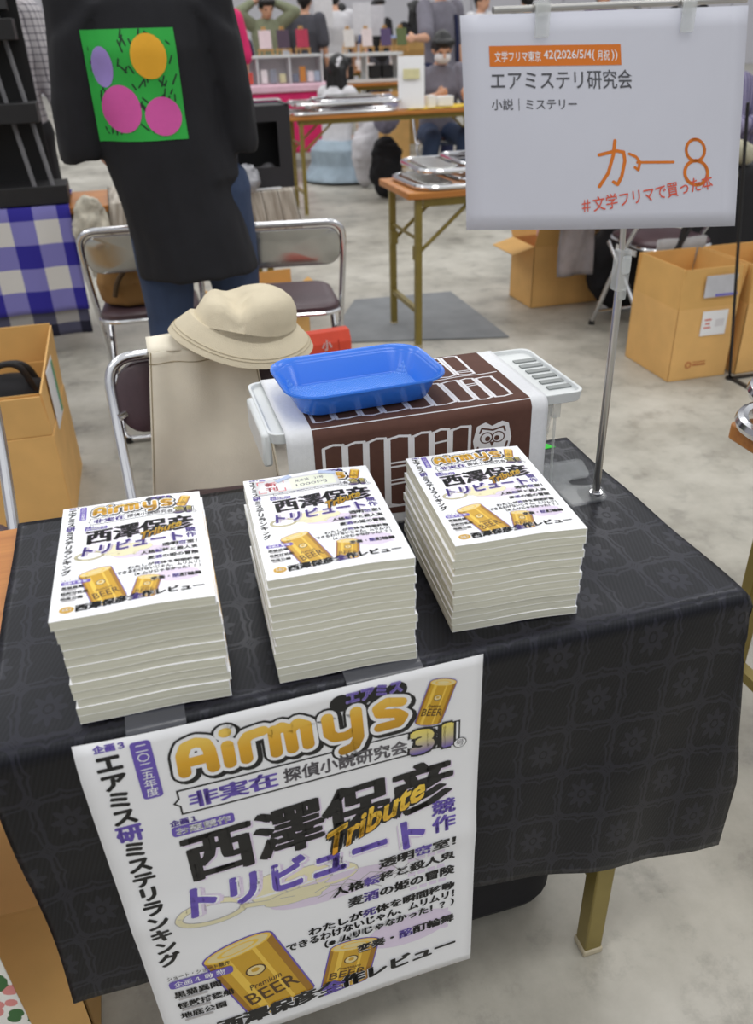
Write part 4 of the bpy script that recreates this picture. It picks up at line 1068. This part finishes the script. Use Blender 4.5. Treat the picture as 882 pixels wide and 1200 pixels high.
# gold leg table with folded chairs
tb = make_table(1.425, 3.175, .45, .69, 'wooden folding table left of the paper sign with folded chairs on it', inset=.055); tb.location = (0, 2.85, 0)
def folded_chair(label, panel=SILVERP):
    t = thing('folded_chair', label, 'chair', (0, 0, 0), 0, 'folded pipe chairs lying on tables'); r = .0115
    obj('back_frame', M().tube([(x, y, .012) for x, y in rounded(.43, .86, .085, 7)][:-1], r, 8, closed=True), CHROME, t)
    obj('rear_leg_frame', M().tube([(x, y-.07, .030) for x, y in rounded(.375, .62, .05, 6)], .0105, 8, closed=True), CHROME, t)
    obj('seat', M().prism([(x, y-.06) for x, y in rounded(.34, .37, .06, 5)], .022, .05), VINYL, t, bevel=.006)
    obj('backrest', M().prism([(x, y+.33) for x, y in rounded(.38, .13, .05, 5)], .008, .024), panel, t, bevel=.004)
    obj('under_plate', M().prism([(x, y-.06) for x, y in rounded(.335, .365, .06, 5)], .05, .054), panel, t, bevel=.001)
    return t
fc = folded_chair('lower folded chair lying on the wooden table left of the paper sign')
fc.location = (1.91, 3.08, .692); fc.rotation_euler = (0, 0, PI/2+.03)
for i, (dx, dy, a, lab) in enumerate(((.045, .02, -.04, 'upper folded chair lying on the wooden table left of the paper sign'),)):
    q = dup(fc, (1.91+dx, 3.08+dy, .692+.056*(i+1)), PI/2+a, lab)

# far table with folded chairs, menu board and yellow cloth
FY = 6.2
tb = make_table(1.56, 3.36, .45, .735, 'long folding table in front of the person in the white mask'); tb.location = (0, FY, 0)
for i, (x, a, z, lab) in enumerate(((2.02, .02, 0, 'lowest folded chair at the left of the long far table'), (2.06, -.05, .062, 'upper folded chair at the left of the long far table'))):
    dup(fc, (x, FY+.22, .737+z), PI/2+a, lab)
p0 = aty(500, 122, FY+.02); 
o = tag(obj('yellow_cloth', M().grid(lambda u, v: V3((2.54+u*.78, FY+.02+v*.3, .739+.006*abs(math.sin(u*19+v*8)))), 30, 8), mat('yellow_cloth', '#d8b62c', .7, var=.1), smooth=60, solid=.003), 'yellow cloth on the long far table under the white menu board', 'cloth')
t = thing('menu_board', 'white menu board leaning on the long far table beside the masked person', 'board', (2.58, FY+.08, .747), -.25)
obj('board', M().box((0, .03, .18), (.21, .008, .37), rx=-.16), WHITE, t, bevel=.001)
obj('photo_patch', M().box((0, .0175, .24), (.13, .004, .07), rx=-.16), mat('patch', '#d6cfa0', .6), t)
for i in range(4): obj('text_bar', M().box((0, .024-.0+(.0), .13-i*.025), (.11, .004, .006), rx=-.16), mat('bar_grey', '#c3c3cb', .6), t)
obj('strut', M().tube([(0, .04, .22), (0, .13, .0)], .004, 6), WHITE, t)
for i, (x, w_, lab) in enumerate(((2.76, .06, 'small upright white card beside the menu board'), (2.88, .13, 'low white paper stack on the yellow cloth'), (3.12, .1, 'white paper stack at the masked person\'s hands'))):
    tag(obj('paper_stack', M().box((x, FY+.14, .748+.035), (w_, .08, .07 if i else .09)), WHITE, bevel=.002), lab, 'paper', 'papers on the yellow cloth')
# masked seated person
SIT = dict(pelvis=(0, .05, .48), belly=(0, .04, .64), chest=(0, -.01, .84), neck=(0, -.05, 1.02), head=(0, -.12, 1.14), shL=(.18, -.02, .96), shR=(-.18, -.02, .96),
           elL=(.24, -.12, .73), wrL=(.15, -.34, .80), elR=(-.24, -.12, .73), wrR=(-.10, -.34, .80), hipL=(.09, .02, .47), knL=(.14, -.40, .48), anL=(.15, -.36, .08), hipR=(-.09, .02, .47), knR=(-.14, -.40, .48), anR=(-.20, -.34, .08))
figure('seated person in grey with short black hair and white mask behind the long table', (3.07, FY+.80, 0), -.12, SIT, GREYSH, DENIM, mask=True, vox=.011, tilt=.42)
ch = dup(chA, (3.07, FY+.84, 0), PI-.1, 'folding chair under the seated person in the white mask')
# crouching person with pale skirt and long hair with a flower
KN = dict(pelvis=(0, .02, .30), belly=(0, .0, .46), chest=(0, -.02, .66), neck=(0, -.04, .84), head=(.0, -.08, .98), shL=(.16, -.02, .78), shR=(-.16, -.02, .78), elL=(.22, -.14, .58), wrL=(.12, -.34, .68), elR=(-.22, -.14, .56), wrR=(-.12, -.34, .66),
          hipL=(.08, 0, .28), knL=(.12, -.32, .34), anL=(.10, -.02, .08), hipR=(-.08, 0, .28), knR=(-.12, -.32, .34), anR=(-.10, -.02, .08))
kx = aty(395, 150, 7.9)
kp = figure('crouching person in a pale blue skirt with long black hair and white hair flower', (kx.x, 7.9, 0), PI/2+.6, KN, WHITEC, LTBLUE, hair='long', sleeve='long', skirt=.02, vox=.013, wr=.008)
obj('hair_flower', M().ball((-.05, .0, 1.05), (.03, .02, .03), 10).ball((-.06, .02, 1.02), .02, 8).ball((-.06, -.02, 1.07), .02, 8), WHITEC, kp)
crumple('white_coat', 'white padded coat hanging at the chair beside the crouching person', 'coat', (aty(430, 170, 7.4).x, 7.4, 0), (.13, .10, .30), mat('coat_white', '#cfcdd2', .8, var=.06), vox=.02, wr=.05, seed=12, part='coat', wf=6)
crumple('black_backpack', 'black backpack and coat heap under the long far table', 'bag', (aty(452, 170, 6.8).x, 6.8, 0), (.15, .13, .24), BLACKF, vox=.02, wr=.05, seed=15, wf=6)
crumple('lilac_backpack', 'lilac grey bag behind the menu board on the far side of the long table', 'bag', (aty(452, 105, 6.9).x, 6.9, .50), (.13, .10, .16), mat('lilac_cloth', '#8d8ba3', .8, var=.15), vox=.018, wr=.03, seed=18, wf=8)

# pink display table
DY = 9.0
PLX0, PLX1 = aty(262, 110, DY).x, aty(385, 110, DY).x
tb = make_table(PLX0-.2, PLX1+.03, .6, .80, 'far folding table under the hot pink cloth'); tb.location = (0, DY, 0)
drape('tablecloth', 'hot pink tablecloth hanging on the far display table', PLX0-.15, PLX1-.05, DY, .5, .80, .15, PINKC, nu=50)
o = drape('tablecloth', 'pale pink cover cloth on the far display table shelf', PLX0+.2, PLX1+.05, DY-.02, .5, .815, .745, mat('pale_pink', '#e6bfce', .8))
t = thing('display_shelf', 'white two tier display shelf on the pink far table', 'shelf', (0, DY+.12, .82)); x0, x1 = PLX0+.05, PLX1-.03
obj('top_board', M().box(((x0+x1)/2, .12, .26), (x1-x0, .26, .02)), WPLAS, t); obj('back_board', M().box(((x0+x1)/2, .24, .13), (x1-x0, .01, .25)), WPLAS, t)
for i in range(4): obj('divider', M().box((x0+(x1-x0)*i/3, .12, .125), (.014, .24, .25)), WPLAS, t)
cols = ['#d9c7a6', '#b79bd0', '#c94f43', '#e8e2e2', '#8a8f9a', '#d3cfa5', '#6f7684', '#c9853d', '#dfd6d9', '#a5b4c4']
random.seed(3)
for i in range(10):
    x = x0+(x1-x0)*(.06, .15, .25, .40, .49, .59, .72, .80, .88, .95)[i]; h_ = random.uniform(.08, .16)
    o = obj('booklet', M().box((x, DY+.14+.02*(i % 2), .832+h_/2), (.065, .02, h_), rx=-.1), mat('booklet_%d' % i, cols[i], .6), bevel=.001)
    tag(o, ['cream booklet', 'violet booklet', 'red booklet', 'white booklet', 'grey booklet', 'pale green booklet', 'dark grey booklet', 'orange booklet', 'pinkish booklet', 'blue grey booklet'][i]+' standing in the lower tier of the far display shelf', 'booklet', 'booklets in the far display shelf')
EAS = mat('easel_wood', '#c79a5c', .6)
def easel(label, x, y, z, pic, h=.26, group='wooden easels on the display shelves'):
    t = thing('easel', label, 'easel', (x, y, z), 0, group)
    for sx_ in (-1, 1): obj('leg', M().tube([(sx_*.075, -.02, 0), (sx_*.012, .05, h)], .008, 6), EAS, t)
    obj('rear_leg', M().tube([(0, .12, 0), (0, .05, h)], .007, 6), EAS, t); obj('ledge', M().box((0, -.012, .05), (.17, .02, .014)), EAS, t)
    return t
for i, (u, c, lab) in enumerate(((274, '#a9b4cf', 'blue picture card'), (312, '#e4cdd2', 'pale pink picture card'), (333, '#4d3a4c', 'dark picture card'), (355, '#b5304e', 'crimson picture card'))):
    x = aty(u, 70, DY+.2).x; easel('small wooden easel holding the '+lab+' on the far shelf', x, DY+.19, 1.092, None)
    o = obj('picture_card', M().box((x, DY+.178, 1.092+.145), (.13, .008, .17), rx=-.2), mat('picture_%d' % i, c, .6), bevel=.001); tag(o, lab+' standing on a small easel on the far shelf', 'picture', 'pictures on easels')
dch = make_chair('navy backed folding chair standing in front of the hot pink cloth', seat_m=NAVY, back_m=NAVY)
dch.location = (aty(304, 125, 8.3).x, 8.3, 0)

# white shelf to the right of it, further tables
SY2 = 9.3; a0, a1 = aty(395, 80, SY2).x, aty(470, 80, SY2).x
tb = make_table(a0-.1, a1+.9, .5, .78, 'far folding table under the white shelf of easels'); tb.location = (0, SY2, 0)
t = thing('display_shelf', 'white shelf with black boxes behind the crouching person', 'shelf', (0, SY2+.1, .782))
obj('top_board', M().box(((a0+a1)/2, .12, .28), (a1-a0+.1, .26, .03)), WPLAS, t); obj('lower_board', M().box(((a0+a1)/2, .12, .02), (a1-a0+.1, .26, .03)), WPLAS, t)
for i in range(3): obj('divider', M().box((a0+(a1-a0)*i/2, .12, .15), (.016, .24, .25)), WPLAS, t)
for i, u in enumerate((408, 440, 455)):
    p = aty(u, 88, SY2+.12); tag(obj('black_box', M().box((p.x, SY2+.2, .818+.07), (.12, .16, .13)), BLACKC, bevel=.004), ['black box at the left end of the far white shelf', 'middle black box inside the far white shelf', 'black box at the right of the far white shelf'][i], 'box', 'black boxes in the far shelf')
for i, (u, c, lab) in enumerate(((409, '#d9d4d0', 'white picture card'), (430, '#e3d3d2', 'rose picture card'), (452, '#55436b', 'violet picture card'), (470, '#5d6a3e', 'green picture card'))):
    x = aty(u, 60, SY2+.2).x; easel('small wooden easel holding the '+lab+' on the far white shelf', x, SY2+.2, 1.078, None)
    o = obj('picture_card', M().box((x, SY2+.188, 1.078+.145), (.12, .008, .17), rx=-.2), mat('picture2_%d' % i, c, .6), bevel=.001); tag(o, lab+' standing on an easel on the far white shelf', 'picture', 'pictures on easels')
t = carton('cardboard_box', 'tall cardboard box standing beside the far white shelf of easels', (aty(448, 115, 8.6).x, 8.6, 0), 0, .5, .3, .72, .1, (None, None, None, None))
# stack of wooden crates with blue papers on top
cx = aty(482, 45, 10.6)
t = thing('wooden_cabinet', 'wooden cabinet with blue sheets on top behind the far tables', 'cabinet', (cx.x, 10.6, 0))
obj('body', M().box((0, 0, .6), (.42, .35, 1.2)), mat('pale_wood', '#b08d52', .6, var=.15, scale=6), t, bevel=.004)
for z in (.3, .62, .94): obj('drawer', M().box((0, -.178, z), (.38, .012, .27)), mat('pale_wood2', '#a07c44', .6), t, bevel=.003)
tag(obj('paper_sheets', M().box((cx.x-.05, 10.55, 1.215), (.5, .3, .03), rz=.1), mat('blue_sheets', '#a9b8e0', .6), bevel=.002), 'pale blue paper sheets lying on the wooden cabinet', 'paper')
for i, (u, y_, lab) in enumerate(((400, 12.2, 'far folding table behind the white shirt person'), (455, 13.9, 'farthest folding table near the back wall'))):
    x = aty(u, 50, y_).x; tb = make_table(x-.6, x+1.2, .45, .80, lab); tb.location = (0, y_, 0)
    for j, du in enumerate((-.4, 0, .4)):
        tag(obj('paper_stack', M().box((x+du, y_+.2, .80+.04), (.22, .16, .08)), WHITE, bevel=.002), ['left', 'middle', 'right'][j]+' white paper pile on the '+lab, 'paper', 'paper piles on far tables')
for i, (u, v_, y_, c, lab) in enumerate(((379, 12, 11.25, '#e4e3e6', 'white sheet on a stand left of the white shirt person'), (424, 22, 11.4, '#e0dfe4', 'white poster on a stand right of the white shirt person'), (440, 24, 11.8, '#d8d6dc', 'second white poster on a stand right of the white shirt person'))):
    p = aty(u, v_, y_); t = thing('poster_stand', lab, 'stand', (p.x, y_, 0)); obj('panel', M().box((0, 0, p.z), (.24, .01, .36)), mat('panel_%d' % i, c, .6), t); obj('post', M().cyl((0, .01, 0), (0, .01, p.z), .008), BLACKC, t); obj('foot', M().box((0, .01, .01), (.2, .2, .02)), BLACKC, t)

# other visitors
def at_px(u, y): return aty(u, 60, y).x
figure('person in an olive jacket with both arms raised behind the head', (at_px(316, 10.2), 10.3, 0), .1, dict(head=(.0, -.07, 1.55), elL=(.34, -.08, 1.50), wrL=(.13, .06, 1.60), elR=(-.34, -.08, 1.50), wrR=(-.13, .06, 1.60)), OLIVE, BLACKT, sleeve='long', vox=.013, tilt=.35)
figure('standing person in dark grey and black turned away beside the pink table', (at_px(362, 10.7), 10.8, 0), PI-.5, dict(elL=(.23, -.02, 1.10), wrL=(.16, -.25, 1.0)), DKGREY, BLACKT, vox=.014, skirt=.35, sc=1.03)
figure('standing person in grey short sleeves reaching left behind the masked person', (at_px(516, 8.0), 8.0, 0), .3, dict(elR=(-.30, -.18, 1.16), wrR=(-.50, -.30, 1.16)), GREYSH, NAVY, vox=.012, sc=1.05)
obj('backpack_strap', M().tube([(.09, -.12, 1.40), (.10, -.135, 1.2), (.13, -.11, 1.0)], .02, 6), NAVY, [o for o in bpy.data.objects if o.get('label', '').startswith('standing person in grey')][0])
figure('person in a white shirt and grey trousers seen from behind at the far tables', (at_px(394, 11.6), 11.6, 0), PI, dict(head=(0, -.08, 1.56)), WHITEC, DKGREY, vox=.016, sc=1.06)
figure('person in a hot pink top with long black hair behind the person in the tee', (at_px(252, 6.4), 6.4, 0), PI+.4, dict(), PINKC, BLACKT, hair='long', vox=.015, sc=1.0)
figure('short person in a navy jacket behind the pink table at its left end', (at_px(276, 10.9), 10.9, 0), PI-.2, dict(), NAVY, BLACKT, sleeve='long', vox=.016, sc=.86)
figure('person with long black hair and dark jacket at the far right tables', (at_px(487, 11.4), 11.4, 0), PI, dict(), BLACKT, BLACKT, hair='long', vox=.016, sc=.95)
figure('person in a black top standing at the farthest table', (at_px(450, 12.7), 13.0, 0), .3, dict(), BLACKT, DKGREY, vox=.018)
figure('person in a blue shirt leaning beside the farthest table', (at_px(444, 14.6), 14.9, 0), PI, dict(), mat('blue_shirt', '#5b6796', .85), BLACKT, vox=.018)
figure('person in black far away near the back wall', (at_px(416, 14.4), 15.2, 0), PI, dict(), BLACKT, BLACKT, vox=.018)
figure('person in a white top far away above the left corner of the paper sign', (at_px(562, 10.5), 10.5, 0), .5, dict(), WHITEC, BLACKT, vox=.016)
figure('person in dark clothes far away above the middle of the paper sign', (at_px(615, 11.0), 11.0, 0), PI, dict(), BLACKT, NAVY, vox=.016)
figure('person in a purple grey top far away above the right half of the paper sign', (at_px(700, 9.5), 9.5, 0), .2, dict(), mat('purple_grey', '#6a6074', .85), BLACKT, vox=.016)
figure('person in black far away above the right corner of the paper sign', (at_px(800, 9.0), 9.0, 0), PI, dict(), BLACKT, BLACKT, vox=.016)
figure('person in a grey plaid shirt reaching down behind the black display rack', (-.19, 3.95, 0), .15, dict(elL=(.22, -.03, 1.13), wrL=(.26, -.14, .93)), _m['grey_plaid'], BLACKT, sleeve='long', vox=.012, wr=.008)
figure('seated person in a lilac striped shirt at the right edge beyond the black cloth', (4.02, 3.95, 0), -.2, SIT, _m['lilac_stripe'], BLACKT, sleeve='long', vox=.013, wr=.008)

# ------------------------------------------------------------------ right side: boxes, black cloth, chairs
BX = carton('cardboard_box', 'open cardboard box with two white labels on the floor under the paper sign', (2.44, 2.275, 0), -.02, .27, .34, .30, .155, (-3, 6, -3, -4))
for z, w_, h_, x, m_, lb in ((.235, .115, .10, .055, WHITE, 0), (.385, .14, .085, .055, mat('label_grey', '#c9c9cf', .5), 1)):
    l_ = obj('label', M().box((x-.02, -.1735 if lb == 0 else -.176+.0, z), (w_, .002, h_)), m_, BX)
    if lb == 0:
        for i in range(3): obj('red_mark', M().box((x-.05, -.1748, z+.015-i*.016), (.03 if i != 1 else .02, .001, .006)), mat('red_mark', '#d4604a', .6), l_)
        obj('grey_mark', M().box((x+.005, -.1748, z), (.04, .001, .03)), mat('faint_mark', '#d9d6d9', .6), l_)
    else: obj('blue_mark', M().box((x+.01, -.1775, z-.036), (.10, .001, .01)), mat('blue_mark', '#7a74c4', .6), l_)
obj('round_mark', M().tube([(-.05+.012*x, -.1715, .065+.012*y) for x, y in circ(16)], .0022, 5, closed=True), mat('brown_red', '#b9663c', .7), BX)
obj('printed_line', M().box((.0, -.1705, .062), (.06, .001, .008)).box((.0, -.1705, .074), (.06, .001, .004)), mat('brown_red2', '#b77040', .7), BX)
carton('cardboard_box', 'open cardboard box at the right edge beside the box with white labels', (2.745, 2.26, 0), .0, .27, .34, .30, .155, (-2, 2, 0, 2))
t = carton('cardboard_box', 'cardboard box with spread flaps standing below the paper sign on the floor behind', (2.43, 3.39, 0), 0, .40, .27, .315, .12, (20, 100, 35, 105))
tag(obj('pink_papers', M().box((2.38, 3.40, .26), (.12, .02, .30), rx=-.1).box((2.46, 3.42, .25), (.10, .02, .28), rx=-.12), mat('pink_paper', '#e3b9d2', .6)), 'pink and white papers standing in the box with spread flaps', 'paper')
o = drape('tablecloth', 'black tablecloth hanging to the floor at the right behind the paper sign', 2.79, 4.3, 2.835, .46, .69, .14, BLACKT, nu=50)
tb = make_table(3.19, 4.99, .45, .69, 'folding table under the black cloth at the right edge'); tb.location = (0, 2.85, 0)
dup(chA, (2.59, 2.71, 0), .03, 'folding chair behind the open cardboard box partly hidden by the paper sign')
q = M().grid(lambda u, v: V3((2.41+u*.24, 2.475+.008*math.sin(u*9), .49-v*.30)), 8, 8)
t = thing('grey_tote', 'grey tote bag with black straps hanging at the chair below the paper sign', 'bag', (0, 0, 0)); obj('bag_body', q, mat('grey_tote', '#a5a3a3', .8), t, solid=.012, smooth=60)
obj('strap', M().tube([(2.53, 2.462, .57), (2.50, 2.455, .40), (2.47, 2.462, .20)], .012, 6).tube([(2.56, 2.462, .55), (2.45, 2.455, .36)], .012, 6), BLACKC, t)
q = M().grid(lambda u, v: V3((2.26+u*.19, 3.05+.012*math.sin(u*8+v*3), .47-v*.26)), 10, 10)
o = tag(obj('plastic_bag', q, mat('hanging_plastic', '#c8c2c6', .15, trans=.6, var=.1), solid=.003, smooth=60), 'clear plastic bag hanging in front of the cardboard box with spread flaps', 'bag')
crumple('dark_filler_heap', 'added black heap to darken the space behind the chair below the paper sign', 'bag', (2.66, 3.10, 0), (.20, .11, .24), BLACKF, vox=.02, wr=.04, seed=27, wf=6)  # invented heap, put in to make the space behind the chair dark
pt = aty(876, 120, 2.03)
t = thing('banner_stand', 'thin black pole stand with flat feet beside the labelled cardboard box', 'stand', (2.565, 2.06, 0))
obj('pole', M().cyl((0, 0, .006), (pt.x-2.565, pt.y-2.06, pt.z), .006), BLACKC, t); obj('foot', M().box((.0, -.14, .004), (.02, .30, .008)).box((.1, -.01, .004), (.24, .02, .008)), BLACKC, t)
crumple('khaki_pouch', 'pale khaki cloth pouch on the black cloth at the right edge', 'pouch', (aty(858, 228, 2.86).x, 2.86, .694), (.09, .05, .05), mat('khaki_cloth', '#a9a58f', .85, var=.15), wr=.02, seed=21, part='pouch')
# right neighbour table with chrome chairs on it
tb = make_table(1.198, 2.998, .45, .70, 'wooden folding table at the right edge with chrome chair frames on it'); tb.location = (0, -.025, 0)
for i, (dx, a, lab) in enumerate(((0, 0, 'lower folded chrome chair on the table at the right edge'), (.008, .02, 'upper folded chrome chair on the table at the right edge'))):
    dup(fc, (1.616+dx, .22, .702+.056*i), PI/2+a, lab)

# ------------------------------------------------------------------ left side: tall carton, bag, chair
t = thing('cardboard_box', 'tall open cardboard box with a green and white label at the left edge', 'cardboard box', (-.26, 1.93, 0), -.03, 'cardboard boxes')
W2, D2 = .46, .42; th = .005
q = M().box((0, -D2/2, .15), (W2, th, .30)).box((0, D2/2, .15), (W2, th, .30)).box((-W2/2, 0, .15), (th, D2, .30)).box((W2/2, 0, .15), (th, D2, .30)).box((0, 0, th/2), (W2, D2, th)); obj('body', q, CARD, t, bevel=.001)
def panel(P4, n_): 
    a = [V3(p) for p in P4]; n_ = V3(n_)*th; return M().loft([a, [p-n_ for p in a]])
obj('flap', panel([(-W2/2, -D2/2, .302), (W2/2, -D2/2, .302), (W2/2-.008, -D2/2-.012, .425), (-W2/2+.008, -D2/2-.012, .425)], (0, -1, 0)), CARD, t)
obj('flap', panel([(-W2/2, D2/2, .302), (W2/2, D2/2, .302), (W2/2, D2/2+.01, .505), (-W2/2, D2/2+.01, .505)], (0, 1, 0)), CARDIN, t)
f_ = obj('flap', panel([(W2/2, -D2/2, .302), (W2/2, D2/2, .302), (W2/2+.006, D2/2, .50), (W2/2-.004, -D2/2, .43)], (1, 0, 0)), CARD, t)
obj('inner_liner', M().box((0, -D2/2+.03, .215), (W2-.03, .004, .41)), CARDIN, t); obj('inner_liner', M().box((0, D2/2-.03, .20), (W2-.03, .004, .39)), CARDIN, t)
l_ = obj('label', M().loft([[V3((W2/2+.0035+.001*z, y, .30+z)) for y, z in ((-.10, -.03), (.06, -.03), (.06, .15), (-.10, .15))], [V3((W2/2+.005+.001*z, y, .30+z)) for y, z in ((-.10, -.03), (.06, -.03), (.06, .15), (-.10, .15))]]), WHITE, f_)
obj('green_stripe', M().box((W2/2+.0062, .035, .36), (.001, .03, .16)), mat('label_green', '#5aa67c', .6), l_)
t = thing('black_strap_bag', 'black bag handles sticking out of the tall cardboard box at the left', 'bag', (-.16, 1.96, .30))
link('bag_body', remesh(M().ball((0, 0, .05), (.12, .10, .06), 14), .012, 2, wr=.012), BLACKF, t, smooth=180)
obj('strap', M().tube(fillet([(-.05, -.04, .07), (-.05, -.05, .15), (.05, -.05, .17), (.08, -.04, .06)], .05), .010, 8).tube(fillet([(-.04, .02, .07), (-.03, .02, .14), (.06, .02, .14), (.085, .03, .06)], .04), .010, 8), BLACKC, t)
dup(chB, (-.222, .80, 0), PI-.02, 'folding chair at the left edge behind the neighbour\'s floral cloth')
